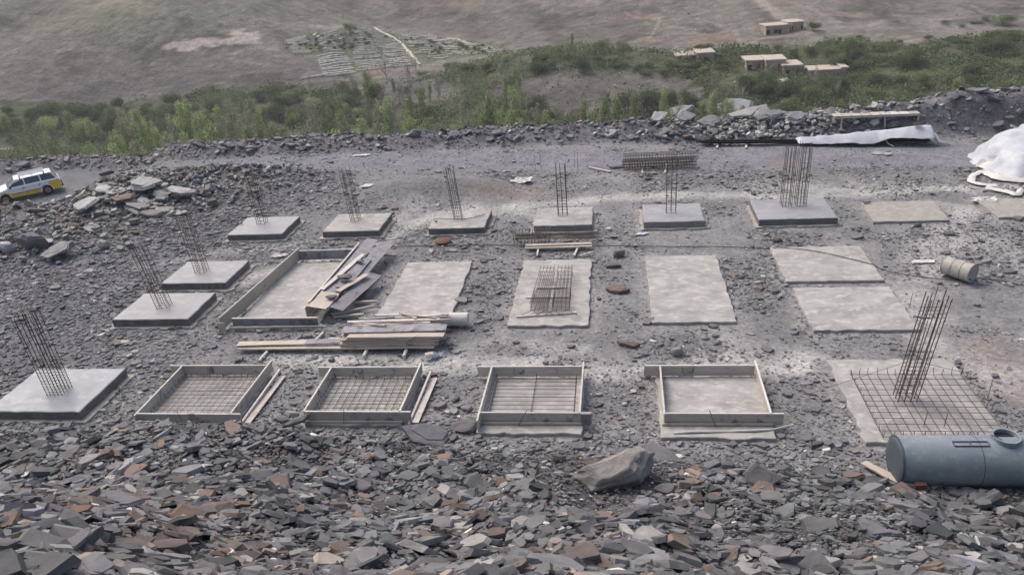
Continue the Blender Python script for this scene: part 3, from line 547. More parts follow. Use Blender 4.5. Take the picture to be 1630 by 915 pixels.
rock(100, 860, 80, 'rust', 'long brown edged slab in the lower left corner', 'slate_slab', 3, (.45, .2), .5)
rock(835, 840, 54, 'pale', 'pinkish pale flat stone low in the middle of the bank', 'rock', 5, (.2, .1), -.1)
rock(470, 858, 50, 'slate', 'grey broken block at the bottom left of the bank', 'rock', 6, (.3, 0), .5)
rock(1000, 552, 44, 'rust', 'rust-red long stone between the slab with rebar and the plain slab', 'rock', 4, (.1, .1), -.1)
rock(1078, 566, 24, 'pale_b', 'rounded pinkish-grey stone behind the empty formwork', 'stone', 1, (0, 0), .3, lift=.2)
rock(985, 410, 22, 'slate_b', 'grey block between the pipe bundle and the plain slab', 'stone', 2, (0, 0), .3, lift=.2)
rock(975, 426, 30, 'slate', 'dark thin slab in front of the grey block between slabs', 'rock', 6, (.05, 0), -.1)
rock(982, 466, 38, 'rust', 'reddish flat stone right of the slab with rebar', 'rock', 7, (.05, 0), -.1)
rock(1295, 755, 30, 'pale', 'whitish flat flake in the rubble left of the tank', 'rock', 7, (.2, 0), -.1)
rock(195, 548, 24, 'pale', 'single white stone in front of the second column footing', 'stone', 0, (.1, 0), .2)
rock(92, 410, 50, 'pale', 'large pale greenish boulder in the left rubble field', 'boulder', 2, (.3, -.3), .4, lift=.2)
rock(60, 395, 56, 'slate_b', 'dark grey boulder behind the pale one in the left rubble', 'boulder', 3, (.1, .1), .2, lift=.2)
rock(14, 402, 32, 'pale_b', 'whitish boulder at the very left edge', 'boulder', 1, (.1, .1), .1, lift=.2)
rock(190, 308, 44, 'pale', 'flat grey slab near the top of the stone heap', 'rock', 1, (.2, 0), .1)
for i, (a, b, wd, k, t) in enumerate([(225, 312, 48, 'pale', 'pale wide slab leaning on the front of the stone heap'), (238, 305, 50, 'pale', 'long thin pale slab lying across the stone heap'), (200, 327, 46, 'rust', 'brown squared slab low on the front of the heap'),
                                      (140, 338, 52, 'pale', 'long grey-white slab at the left foot of the stone heap'), (220, 340, 40, 'pale', 'cracked white slab at the foot of the stone heap'), (258, 322, 24, 'pale', 'small white slab on the right foot of the heap'),
                                      (172, 282, 28, 'slate', 'dark grey slab on top of the stone heap'), (290, 318, 50, 'pale', 'row of whitish stone at the right end of the heap')]):
    rock(a, b, wd, k, t, 'rock', i % 9, (.25, random.uniform(-.2, .2)), random.uniform(-.2, .2), lift=.25)
for i, (a, b, wd, hh, t) in enumerate([(1075, 186, 40, .6, 'pale pointed slab standing at the left end of the white stones'), (1092, 192, 34, .3, 'light slab lying right of the pointed one on the ridge'), (1128, 196, 30, .3, 'pale block low in the middle of the white stones'),
                                       (1165, 184, 56, .7, 'largest white slab leaning on the ridge'), (1182, 190, 40, .4, 'cream flat slab leaning against the largest white one'), (1205, 182, 34, .5, 'grey-white slab behind the wheelbarrow'),
                                       (1222, 192, 44, .3, 'broad cream slab lying flat above the wheelbarrow'), (1248, 186, 26, .4, 'small white pointed stone right of the broad cream slab'), (1270, 192, 34, .3, 'white slab left of the plank bench'),
                                       (1292, 188, 18, .3, 'small white stone touching the plank bench'), (1050, 190, 30, .3, 'grey-white slab at the far left of the white stones')]):
    rock(a, b + 6, wd * 1.15, 'pale', t, 'stone_slab', i % 9, (.6, random.uniform(-.3, .3)), random.uniform(-.3, .3), lift=.28)
rock(35, 264, 30, 'slate', 'bluish slab lying on the ridge above the car', 'rock', 3, (.3, -.1), .1, lift=0)
rock(980, 268, 30, 'slate', 'grey slab in the stones left of the rebar cage bundle', 'rock', 5, (.1, 0), .1)
rock(1395, 246, 18, 'pale', 'round flat stone in front of the long tarp', 'stone', 2, (.1, 0), .1); rock(1412, 248, 18, 'pale', 'flat buff stone right of the round one by the long tarp', 'stone', 5, (.1, 0), .1)
rock(1378, 328, 18, 'slate', 'dark stone lying on the corner of the thin slab', 'stone', 5, (.1, 0), .1, lift=.3)
rock(1460, 361, 16, 'slate_b', 'dark block at the front edge of the thin slab', 'stone', 2, (.1, 0), .1); rock(1622, 352, 24, 'slate', 'grey slab at the right edge in front of the far right slab', 'stone', 8, (.1, 0), .1)
# the 200-odd largest of the rest, as individuals
def bulk(n, fn, lab, grp, mks, smin, smax, tilt, name='slate_slab'):
    k = 0
    while k < n:
        q = fn()
        if q is None: continue
        x, y = q
        if in_rects(np.array([x]), np.array([y]), .35)[0] or not visible(np.array([x]), np.array([y]), np.array([hz(x, y)]), 20)[0]: continue
        mk = random.choice(mks); s = smin + (smax - smin) * random.random() ** 2
        rock(0, 0, 0, mk, lab, name, None, (random.uniform(-.1, tilt), random.uniform(-tilt, tilt)), random.uniform(-1, 1), grp, (x, y), size=s, lift=.1); k += 1
def fb():
    x, y = random.uniform(-14, 10), random.uniform(5, 14); d = float(toe(np.array([x]))[0]) - y
    return (x, y) if d > .4 and random.random() < float(coarse(np.array([x]), np.array([y]))[0]) + .12 else None
def fq():
    p = flat(random.uniform(140, 300), random.uniform(316, 346)); return p[0], p[1]
bulk(34, fq, 'long pale slab in the pile of slabs at the foot of the left heap', 'pale slabs at the foot of the left heap', ['pale', 'pale', 'slate', 'boulder'], .6, 1.3, .4, 'stone_slab')
bulk(150, fb, 'grey slate slab lying in the rubble of the near bank', 'slate slabs of the near bank', ['slate'] * 8 + ['rust'] * 2, .38, .75, .35)
def fbm_():
    x = random.uniform(-34, 21); return (x, float(np.interp(x, BX, BYb)) + random.uniform(-.2, 1.6))
bulk(60, fbm_, 'grey slate block in the spoil ridge along the terrace edge', 'slate blocks of the spoil ridge', ['slate'] * 5 + ['slate_b'] * 2 + ['pale'], .5, 1.1, .5, 'slate_block')
def fh():
    x, y = random.uniform(-29, -16), random.uniform(26, 38); return (x, y) if random.random() < float(hm(np.array([x]), np.array([y]))[0]) else None
bulk(45, fh, 'rough quarry stone in the left heap', 'quarry stones of the left heap', ['pale', 'pale_b', 'slate_b', 'slate', 'rust'], .4, .85, .4, 'quarry_stone')
# ---------------------------------------------------------------- column footings
def cage_mb(w_, d_, h, nx_, ny_, lean=(0, 0), r=.009, spread=.02):
    m = MB(); pts = []
    for i in range(nx_):
        for j in range(ny_):
            if 0 < i < nx_ - 1 and 0 < j < ny_ - 1: continue
            pts.append((-w_ / 2 + w_ * i / (nx_ - 1), -d_ / 2 + d_ * j / (ny_ - 1)))
    for x, y in pts:
        dx, dy = random.gauss(0, spread), random.gauss(0, spread); hh = h * random.uniform(.94, 1.02)
        m.tube([(x, y, 0), (x + lean[0] * .5 + dx * .3, y + lean[1] * .5 + dy * .3, hh * .5), (x + lean[0] + dx, y + lean[1] + dy, hh)], r, 5)
    return m
def ties_mb(w_, d_, zs, h, lean=(0, 0), r=.0055):
    m = MB(); a, b = w_ / 2 + .012, d_ / 2 + .012
    for z in zs:
        ox, oy = lean[0] * z / h, lean[1] * z / h; t = random.gauss(0, .01)
        m.tube([(ox - a, oy - b, z + t), (ox + a, oy - b, z), (ox + a, oy + b, z - t), (ox - a, oy + b, z), (ox - a, oy - b, z + t)], r, 4, False)
    return m
def tie_parts(cw, cd, zs, h, lean, c):
    main = [z for i, z in enumerate(zs) if i < 2 or z - zs[i - 1] < .21]
    ties_mb(cw, cd, main, h, lean).build('stirrups', M['rebar'], c)
    for z in zs:
        if z not in main: ties_mb(cw, cd, [z], h, lean).build('stirrup', M['rebar'], c)
TH = .27
def footing(key, base_px, label, topm, sidem, cage_px_h, cw, cd, nx_, ny_, zs, lean=(0, 0), two=False, group='column footings', r=.009):
    x0, y0, ww, dd = PADS[key]; t = thing('column_footing', label, 'footing', (x0 + ww / 2, y0 + dd / 2, 0), 0, group)
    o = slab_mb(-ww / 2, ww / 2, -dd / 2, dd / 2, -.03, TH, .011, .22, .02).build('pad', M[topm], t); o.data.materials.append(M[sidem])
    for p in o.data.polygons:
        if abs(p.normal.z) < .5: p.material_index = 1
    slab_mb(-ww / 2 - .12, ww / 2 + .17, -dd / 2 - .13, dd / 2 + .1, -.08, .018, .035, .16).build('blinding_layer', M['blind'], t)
    b = flat(*base_px, TH); bx, by = b[0] - t.location.x, b[1] - t.location.y; s = px_scale(b); h = cage_px_h
    for ox in ((-.27, .27) if two else (0,)):
        c = cage_mb(cw, cd, h, nx_, ny_, lean, r).build('rebar_cage', M['rebar'], t); c.location = (bx + ox, by, TH - .01)
        tie_parts(cw, cd, zs, h, lean, c)
    return t
Z1 = [.05 + .12 * i for i in range(7)] + [.95, 1.25, 1.6]
footing('F0', (95, 622), 'front left footing with smooth bluish top and dense leaning rebar cage', 'conc_blue', 'conc_side', 2.45, .44, .44, 5, 5, [.04 + .085 * i for i in range(13)] + [1.35, 1.6, 1.8], (-.2, .0))
footing('M0b', (262, 487), 'footing second from the front in the left column, behind the bluish one', 'conc_new', 'conc_side', 2.3, .36, .36, 3, 3, [.04 + .09 * i for i in range(8)] + [1.1, 1.6, 2.1], (-.38, .0))
footing('M0a', (322, 432), 'footing touching its nearer neighbour, third from the front in the left column', 'conc_new', 'conc_side', 2.3, .36, .36, 3, 3, [.04 + .09 * i for i in range(7)] + [1.0, 1.5, 1.75, 2.1], (-.17, .0))
footing('P0', (418, 355), 'leftmost footing of the back row with a small stone on it', 'conc_new', 'conc_side', 2.1, .34, .34, 3, 3, Z1 + [1.9], (-.1, 0))
footing('P1', (567, 351), 'back row footing directly in front of the smooth gravel mound', 'conc', 'conc_side', 2.3, .34, .34, 3, 3, Z1 + [1.9, 2.1], (-.15, 0))
footing('P2', (730, 348), 'back row footing with a black cable looped over its front edge', 'conc', 'conc_side', 2.2, .3, .3, 3, 3, Z1, (-.18, 0))
footing('P3', (896, 342), 'back row footing with evenly pale grey sides behind the long pipe bundle', 'conc', 'conc_sidel', 2.2, .36, .3, 3, 3, Z1, (-.03, 0))
footing('P4', (1068, 338), 'back row footing with bluish top and a straight narrow cage', 'conc_new', 'conc_sidel', 2.35, .36, .3, 3, 2, [.05 + .2 * i for i in range(10)], (.02, 0))
footing('P5', (1262, 326), 'largest back row footing, carrying a wide double rebar cage', 'conc_new', 'conc_side', 2.45, .34, .5, 4, 3, [.05 + .12 * i for i in range(5)] + [1.0, 1.6], (.06, 0), True, r=.01)
q_ = flat(384, 358, TH); rock(0, 0, 0, 'pale_b', 'small white stone on the leftmost back row footing', 'stone', 1, world=(q_[0], q_[1]), size=.16, lift=2.2)
q_ = flat(694, 354, TH); rock(0, 0, 0, 'pale_b', 'small stone on the footing with the looped cable', 'stone', 2, world=(q_[0], q_[1]), size=.14, lift=2.4)
# ---------------------------------------------------------------- thin slabs
def slab(key, label, m='conc', h=.05, group='thin concrete slabs', jit=.02, quad=None):
    x0, y0, ww, dd = SLABS[key]; q = None; jit = min(jit, .022)
    cx, cy = x0 + ww / 2, y0 + dd / 2
    if quad: q = [(flat(*p)[0] - cx, flat(*p)[1] - cy) for p in quad]
    o = slab_mb(-ww / 2, ww / 2, -dd / 2, dd / 2, -.1, h, jit, .22, .012, q).build('concrete_slab', M[m]); o.location = (cx, cy, 0); return tag(o, label, 'slab', group)
slab('S1', 'thin concrete slab enclosed by the long wooden formwork')
slab('S2', 'long thin slab behind the plank stack'); slab('S3', 'long thin slab carrying two small rebar frames', jit=.025)
slab('S4', 'long bare slab in the middle, right of the one with rebar'); slab('S5a', 'thin slab with a black cable running across it')
slab('S5b', 'thin slab just in front of the one crossed by the cable'); slab('S6', 'thin slab in the back row right of the footings', m='blind', quad=[(1390, 355), (1512, 352), (1485, 321), (1371, 324)])
slab('S7', 'thin slab cut by the right edge of the view', m='blind'); slab('F1', 'slab inside the leftmost gridded formwork'); slab('F2', 'slab inside the second gridded formwork')
slab('F3', 'slab inside the formwork with mostly crosswise bars'); slab('F4', 'slab inside the empty formwork, reaching out in front of it', 'conc', jit=.04); slab('F5', 'slab under the open rebar mat and column cage', jit=.04)
# ---------------------------------------------------------------- front formworks and mats
FH = .27
def formwork(key, rect, label, side_front=.5, brace=True, stub='l', leftm='wood_grey'):
    x0, y0, w_, d_ = rect; t = thing('formwork', label, 'formwork', (x0 + w_ / 2, y0 + d_ / 2, 0), 0, 'wooden formworks of the front row'); a, b = w_ / 2, d_ / 2
    def board(p, q, m='wood_grey', h=FH, z=.055, top='wood_white', th=.022):
        o = MB().beam((*p, z + h / 2), (*q, z + h / 2), th, h).build('board', M[m], t)
        MB().beam((*p, z + h + .004 + .02), (*q, z + h + .004 + .02), .042, .035).build('batten', M[top], o); return o
    board((-a, -b - side_front), (-a + .02, b + .02), leftm); board((a, -b + (.0)), (a + .02, b + .28), 'wood_grey')
    board((-a - .36, b + .03), (a - .02, b + .05), 'wood_grey'); board((-a + .03, -b), (a + .28, -b + .01), 'wood_grey')
    MB().beam((-a - .05, -b - .06, .09), (a + .05, -b - .04, .09), .05, .05).build('brace', M['wood'], t)
    MB().box(-a - .38, -a - .1, b + .075, b + .1, .02, .34).build('end_plate', M['wood_dark'], t)
    if brace:
        MB().beam((a + .22, -b - .1, .06), (a + .3, b + .12, .16), .05, .06).build('brace', M['wood_white'], t); MB().beam((a + .36, -b, .04), (a + .42, b, .04), .16, .02).build('brace', M['wood_grey'], t)
    MB().tube([(random.uniform(-.3, .1), -b - .1, 0), (random.uniform(-.3, .1), -b - .09, .5)], .008, 4).build('tie_wire', M['rebar'], t)
    return t
FR = {'F1': (-12.15, 15.45, 2.52, 2.33), 'F2': (-7.75, 15.6, 2.45, 2.08), 'F3': (-3.32, 15.6, 2.42, 2.1), 'F4': (1.08, 15.62, 2.42, 2.12)}
formwork('F1', FR['F1'], 'leftmost front formwork, its front edge buried in slate', .1); formwork('F2', FR['F2'], 'second front formwork with two braces along its right side', .0)
f3 = formwork('F3', FR['F3'], 'third front formwork with a black plate at its front right corner', .35, False, leftm='wood_white'); MB().box(1.24, 1.47, -1.1, -1.07, .04, .36).build('end_plate', M['wood_dark'], f3)
formwork('F4', FR['F4'], 'empty front formwork without reinforcement', .05, False, leftm='wood_white')
def mat_grid(rect, nx_, ny_, label, z=.09, hook=.14, r=.009, inset=.16):
    x0, y0, w_, d_ = rect; t = thing('rebar_mat', label, 'rebar mat', (x0 + w_ / 2, y0 + d_ / 2, 0)); a, b = w_ / 2 - inset, d_ / 2 - inset; m = MB(); n = MB()
    for i in range(nx_):
        x = -a + 2 * a * i / (nx_ - 1) + random.gauss(0, .008); k = random.uniform(-.03, .03)
        m.tube([(x + k * 1.5, -b - .02, z + hook), (x, -b, z), (x + random.gauss(0, .01), b, z), (x + k, b + .02, z + hook * random.uniform(.7, 1.2))], r, 4)
    for j in range(ny_):
        y = -b + 2 * b * j / (ny_ - 1) + random.gauss(0, .008); k = random.uniform(-.03, .03)
        n.tube([(-a - .02, y + k, z + .016 + hook * random.uniform(.7, 1.2)), (-a, y, z + .016), (a, y + random.gauss(0, .01), z + .016), (a + .02, y - k, z + .016 + hook)], r, 4)
    m.build('lengthwise_bars', M['rebar'], t); n.build('crosswise_bars', M['rebar'], t); return t
mat_grid(FR['F1'], 13, 12, 'square rebar grid inside the leftmost front formwork'); mat_grid(FR['F2'], 12, 11, 'square rebar grid inside the second front formwork')
mat_grid(FR['F3'], 3, 11, 'rebar mat with only three lengthwise bars inside the third formwork')
# open mat with the column cage
t = mat_grid((5.75, 15.05, 2.75, 2.75), 13, 12, 'open rebar mat on the front right slab with a tall leaning column cage', .1, .18, .009, .06)
b = flat(1440, 634, .1); lx, ly = b[0] - t.location.x, b[1] - t.location.y
c = cage_mb(.42, .34, 2.75, 4, 3, (.38, .1), .012, .03).build('rebar_cage', M['rebar'], t); c.location = (lx, ly, .1)
tie_parts(.42, .34, [.05 + .1 * i for i in range(12)] + [1.35, 2.2, 2.3], 2.75, (.38, .1), c)
MB().beam((-.2, -.3, 2.35), (.3, .1, 2.1), .06, .03).build('tie_board', M['wood_dark'], c)
for a_, q in (((1500, 612), 'w'), ((1270, 612), 'e')): pass
for (px, py) in ((1285, 625), (1545, 592)):
    e = flat(px, py, .1) - np.array([t.location.x, t.location.y, 0]); MB().tube([(lx, ly, 1.15), (e[0], e[1], .05)], .006, 4).build('guy_wire', M['rebar'], t)
for (px, py) in ((1470, 678), (1502, 680)):
    e = flat(px, py, .05) - np.array([t.location.x, t.location.y, 0]); MB().tube([(e[0], e[1], .0), (e[0] + .03, e[1], .42)], .009, 4).build('upright_pin', M['rebar'], t)
for i, (px, py, h, lab) in enumerate([(1572, 632, .5, 'thin steel pin standing at the right edge of the front right slab'), (1448, 486, .4, 'thin steel pin standing behind the leaning column cage'), (865, 318, 0, ''), (1425, 318, .35, 'thin steel pin standing behind the back row thin slab')]):
    if not h: continue
    b = flat(px, py); o = MB().tube([(0, 0, -.1), (.03, 0, h)], .009, 5).build('steel_pin', M['rebar']); o.location = b; tag(o, lab, 'steel pin')
for i, (px, py, dx) in enumerate([(853, 272, -.05), (862, 270, -.04), (915, 266, .02), (920, 270, 0)]):
    b = flat(px, py); o = MB().tube([(0, 0, -.1), (dx, 0, .85)], .009, 4).build('steel_pin', M['rebar']); o.location = b
    tag(o, ['thin pin, leftmost of the four standing on the far road', 'second thin pin from the left on the far road', 'third thin pin from the left on the far road', 'thin pin, rightmost of the four standing on the far road'][i], 'steel pin')
# ---------------------------------------------------------------- long formwork with plywood heap
x0, x1, y0, y1 = -12.1, -9.72, 20.75, 26.0
t = thing('formwork', 'long open formwork with a dark plywood heap on its right side', 'formwork', (-10.9, 23.4, 0)); L = lambda x, y, z: (x + 10.9, y - 23.4, z)
MB().beam(L(-12.28, 20.5, .24), L(-12.1, 22.7, .24), .025, .40).build('board', M['wood'], t); o = MB().beam(L(-12.1, 22.7, .24), L(-11.95, 24.4, .24), .025, .38).build('board', M['wood'], t); MB().beam(L(-11.95, 24.4, .24), L(-11.8, 26.2, .24), .025, .42).build('board', M['wood'], t)
MB().beam(L(-12.28, 20.5, .465), L(-11.8, 26.2, .465), .04, .045).build('batten', M['wood_white'], t)
MB().beam(L(-11.8, 26.05, .21), L(-9.3, 26.12, .21), .025, .34).build('board', M['wood_dark'], t); MB().beam(L(-11.8, 26.05, .4), L(-9.3, 26.12, .4), .045, .035).build('batten', M['wood_white'], t)
MB().beam(L(-12.0, 20.72, .19), L(-9.2, 20.72, .19), .025, .24).build('board', M['wood_dark'], t); MB().beam(L(-12.0, 20.72, .33), L(-9.2, 20.72, .33), .06, .035).build('batten', M['wood_white'], t)
MB().beam(L(-12.0, 20.55, .09), L(-8.9, 20.6, .09), .05, .05).build('batten', M['wood'], t); MB().beam(L(-12.35, 20.42, .2), L(-12.1, 20.4, .2), .03, .3).build('board', M['wood'], t)
MB().beam(L(-9.72, 21.5, .48), L(-9.55, 26.5, .48), .06, .05).build('batten', M['wood_white'], t); MB().beam(L(-9.74, 21.2, .26), L(-9.6, 26.1, .26), .025, .38).build('board', M['wood'], t)
def sheet(a, b, wd, m, lab, th=.018, tilt=0., name='plywood_sheet', bend=0.):
    """a board between two world points, a little warped"""
    a = np.array(a); b = np.array(b); d = b - a; Ln = np.linalg.norm(d); d = d / Ln; s = np.array([d[1], -d[0], 0]); s = s / np.linalg.norm(s); s = s * cos(tilt) + np.array([0, 0, 1]) * sin(tilt); u = np.cross(s, d)
    n = 8; v = []; f = []
    for i in range(n + 1):
        p = d * (Ln * (i / n - .5)) + np.array([0, 0, bend]) * (4 * (i / n - .5) ** 2)
        jw = random.uniform(-.012, .012)
        for k, g in ((-1, -1), (1, -1), (1, 1), (-1, 1)): v.append(p + s * k * (wd / 2 + jw) + u * g * th / 2)
    for i in range(n):
        for k in range(4): k2 = (k + 1) % 4; f.append((i * 4 + k, i * 4 + k2, i * 4 + 4 + k2, i * 4 + 4 + k))
    f += [(3, 2, 1, 0), (n * 4, n * 4 + 1, n * 4 + 2, n * 4 + 3)]
    o = MB().add(v, f).build(name, M[m]); c = (a + b) / 2; o.location = c; return tag(o, lab, 'board' if name != 'plywood_sheet' else 'plywood')
sheet((-9.36, 21.9, .46), (-9.12, 26.85, .50), .46, 'wood_dark', 'long dark plywood panel lying against the batten of the long formwork', tilt=-.1)
sheet((-8.88, 22.6, .38), (-8.5, 26.7, .42), .5, 'wood_dark', 'dark plywood panel at the back right of the heap', tilt=-.2)
sheet((-9.0, 22.6, .47), (-8.85, 25.0, .49), .42, 'wood_dark', 'dark plywood piece lying across two panels in the middle of the heap', tilt=-.14)
sheet((-8.75, 21.25, .36), (-8.2, 23.9, .36), .46, 'wood_dark', 'dark plywood panel nearest the long slab behind the planks', tilt=-.2)
sheet((-9.35, 21.1, .44), (-9.2, 22.1, .49), .66, 'wood', 'pale plywood piece curling at the front of the heap', tilt=-.1, bend=.05)
sheet((-9.55, 22.3, .55), (-9.0, 25.2, .57), .17, 'wood_white', 'narrow pale board lying lengthwise on the plywood heap', .02)
sheet((-8.98, 22.2, .53), (-8.4, 23.6, .50), .2, 'wood', 'short buff board lying slanted on the plywood heap', .02)
for i, (a, b, l) in enumerate([((-9.3, 25.95, .2), (-8.0, 25.95, .2), 'pale stick under the back of the plywood heap'), ((-9.0, 22.0, .2), (-7.75, 22.3, .1), 'pale stick poking out right of the plywood heap'),
                               ((-9.0, 21.4, .1), (-7.75, 21.95, .1), 'upper of two sticks under the front of the heap'), ((-8.9, 21.3, .06), (-7.95, 21.45, .06), 'lower of two sticks under the front of the heap')]):
    sheet(a, b, .07, 'wood', l, .06, name='timber_stick')
for i, (x, y, z, s, l) in enumerate([(-8.9, 24.55, .56, .36, 'stone weighing down the back of the plywood heap'), (-9.0, 23.1, .62, .62, 'long dark stone across the middle of the plywood heap'), (-9.05, 21.75, .52, .42, 'dark stone on the pale curling plywood')]):
    o = bpy.data.objects.new('stone', RV['slate'][i + 1]); col.objects.link(o); o.location = (x, y, z + .03); o.scale = (s, s, s); o.rotation_euler = (0, 0, .2 * i - .2); tag(o, l, 'stone')
# ---------------------------------------------------------------- plank stack
sheet((-11.2, 19.32, .2), (-8.0, 19.45, .2), .24, 'wood', 'long pale board reaching left out of the plank stack', .03, name='plank')
sheet((-11.15, 19.2, .13), (-5.2, 19.25, .13), .2, 'wood', 'lowest long plank under the plank stack', .04, name='plank')
sheet((-9.1, 19.38, .225), (-7.4, 19.45, .225), .26, 'wood_dark', 'short black board on the long plank left of the stack', .02, name='plank')
k = 0
for z in (.19, .24, .29, .34, .39, .44):
    for y in (19.32, 19.62, 19.92):
        k += 1; a = random.uniform(-8.1, -7.75); b = random.uniform(-5.2, -4.9)
        o = sheet((a, y + random.uniform(-.03, .03), z), (b, y + random.uniform(-.02, .06), z), .25, random.choice(['wood', 'wood', 'wood_grey']), 'rough plank in the stack beside the rolled sheet', .04, name='plank'); o['group'] = 'planks of the stack'
sheet((-8.0, 19.62, .49), (-4.9, 19.72, .49), .4, 'wood_dark', 'dark film-faced panel on top of the plank stack', .02, name='plank', bend=.0)
for i, (x0_, ya, x1_, yb_, z, m, wd) in enumerate([(-8.0, 20.1, -5.2, 20.2, .50, 'wood_white', .07), (-7.7, 20.3, -5.0, 20.35, .50, 'wood', .06), (-7.3, 20.6, -6.2, 20.62, .45, 'wood_white', .08), (-6.4, 20.55, -5.0, 20.6, .46, 'wood', .14), (-7.9, 20.0, -6.7, 19.75, .54, 'wood_grey', .07),
                                               (-6.5, 20.6, -5.9, 20.2, .54, 'wood', .08), (-6.9, 20.0, -4.8, 20.1, .54, 'wood', .05), (-6.2, 20.35, -5.2, 20.45, .52, 'wood_white', .1), (-7.5, 20.2, -6.6, 20.35, .52, 'wood_dark', .1), (-6.3, 20.4, -5.3, 20.2, .56, 'wood_grey', .05)]):
    o = sheet((x0_, ya, z), (x1_, yb_, z + .01), wd, m, 'loose offcut lath on top of the plank stack', .035, name='timber_stick'); o['group'] = 'laths on the plank stack'
MB_ = MB().tube([(x, 0, 0) for x in (-.55, -.54, 0, .56)] + [(.6, 0, .0)], [.14, .2, .205, .205, .19], 18); o = MB_.build('rolled_sheet', M['cloth'], smooth=False); o.location = (-5.05, 20.75, .22); tag(o, 'grey rolled sheet lying at the right end of the plank stack', 'roll')
for i, (pa, pb, l) in enumerate([((378, 574), (412, 561), ''), ((413, 577), (426, 562), 'left bearer stick sticking out under the long board'), ((500, 547), (515, 532), 'stick sticking out behind the long board'), ((579, 570), (584, 560), 'first round bearer under the plank stack'), ((643, 570), (647, 560), 'second round bearer under the plank stack'), ((524, 542), (545, 542), 'thin stick poking out left of the plank stack')]):
    if not l: continue
    a, b = flat(*pa), flat(*pb); a[2] = b[2] = .05; o = MB().tube([a - (a + b) / 2, (b - a) / 2], .05, 7).build('timber_stick', M['wood_white']); o.location = (a + b) / 2; tag(o, l, 'stick')
o = MB().tube([(-.1, 0, 0), (.12, .08, 0)], .09, 9).build('log_piece', M['wood_white']); o.location = (*flat(683, 571)[:2], .09); tag(o, 'short round log piece at the right foot of the plank stack', 'log')
# ---------------------------------------------------------------- rebar frames on the slab
for i, (cx, lab) in enumerate([(-2.32, 'left of two small rebar frames lying on the long slab'), (-1.68, 'right of two small rebar frames lying on the long slab')]):
    t = thing('beam_cage', lab, 'rebar cage', (cx, 22.7, .1), [-.03, 0][i]); m = MB(); n = MB()
    for k in range(5):
        for z in (.06, .3): x = -.24 + .12 * k; m.tube([(x * 1.1, -1.35, z), (x, 0, z), (x * .95, 1.5, z + .03)], .009, 4)
    for j in range(12): y = -1.25 + .09 * j; n.tube([(-.26, y, .05), (.26, y, .05), (.26, y, .31), (-.26, y, .31), (-.26, y, .05)], .008, 4, False)
    for j in (1.0, 1.3): n.tube([(-.24, j, .05), (.24, j, .05), (.24, j, .33), (-.24, j, .33), (-.24, j, .05)], .008, 4, False)
    for s_ in (-1, 1): m.tube([(s_ * .2, -1.3, .06), (s_ * .5, -1.6, .05)], .009, 4); m.tube([(s_ * .2, -1.3, .06), (-s_ * .1, -1.62, .03)], .009, 4)
    m.build('lengthwise_bars', M['rebar'], t); n.build('stirrups', M['rebar'], t)
for a, b, l in (((822, 508), (918, 501), 'nearest pale stick under the two rebar frames'), ((838, 477), (905, 476), 'middle pale stick under the two rebar frames'), ((855, 462), (900, 461), 'farthest pale stick under the two rebar frames')):
    a, b = flat(*a), flat(*b); a[2] = b[2] = .08; sheet(a, b, .055, 'wood_white', l, .05, name='timber_stick')
# bundle in front of the back row
t = thing('rebar_bundle', 'bundle of thin bars with hooked ends lying on boards', 'rebar bundle', (-2.2, 27.25, 0)); m = MB()
for k in range(16): y = -.25 + .035 * k; m.tube([(-1.5 + random.uniform(-.1, .1), y, .22 + random.uniform(0, .16)), (1.5 + random.uniform(-.15, .2), y, .22 + random.uniform(0, .14))], .01, 4)
m.build('straight_bars', M['rebar'], t); n = MB()
for k in range(11): x = -1.55 + .13 * k; n.tube([(x, -.3, .12), (x, .3, .12), (x + .02, .32, .5), (x, -.28, .46), (x, -.3, .12)], .01, 4, False)
n.build('stirrups', M['rebar'], t)
for z, ya, l in ((.10, 26.62, 'lower brown board beside the hooked bar bundle'), (.15, 26.75, 'upper brown board beside the hooked bar bundle')): sheet((-3.3, ya, z), (-.85, ya + .05, z), .16, 'wood', l, .035, name='plank')
for a, b, l in (((855, 409), (857, 398), 'left short bearer under the hooked bar bundle'), ((914, 409), (919, 398), 'right short bearer under the hooked bar bundle'), ((925, 409), (945, 403), 'pale splinter lying right of the hooked bar bundle')):
    a, b = flat(*a), flat(*b); a[2] = b[2] = .05; sheet(a, b, .06, 'wood_white', l, .05, name='timber_stick')
# far cage bundle
t = thing('rebar_bundle', 'heap of finished rebar cages lying on the far road', 'rebar bundle', (2.1, 36.3, 0))
for yy_, zz_ in ((-.3, .08), (.15, .08), (-.1, .42)):
    m = MB(); n = MB(); xo = random.uniform(-.1, .1)
    for a_, b_ in ((0, 0), (.36, 0), (.36, .3), (0, .3), (.18, 0), (.18, .3), (0, .15), (.36, .15)): m.tube([(-1.7 + xo, yy_ + a_, zz_ + b_), (1.65 + xo + random.uniform(0, .2), yy_ + a_, zz_ + b_ + .03)], .011, 4)
    for k in range(26): x = -1.6 + xo + .126 * k; n.tube([(x, yy_ - .02, zz_ - .01), (x, yy_ + .38, zz_ - .01), (x, yy_ + .38, zz_ + .31), (x, yy_ - .02, zz_ + .31), (x, yy_ - .02, zz_ - .01)], .008, 4, False)
    c = m.build('rebar_cage', M['rebar'], t); n.build('stirrups', M['rebar'], c)
for px, l in ((1022, 'left pale bearer under the far cages'), (1058, 'middle pale bearer under the far cages')):
    a, b = flat(px, 277), flat(px + 3, 262); a[2] = b[2] = .04; sheet(a, b, .07, 'wood_white', l, .05, name='timber_stick')
a, b = flat(937, 268), flat(972, 275); a[2] = b[2] = .05; sheet(a, b, .1, 'wood_white', 'pale broken stick lying left of the far cages', .05, name='timber_stick')
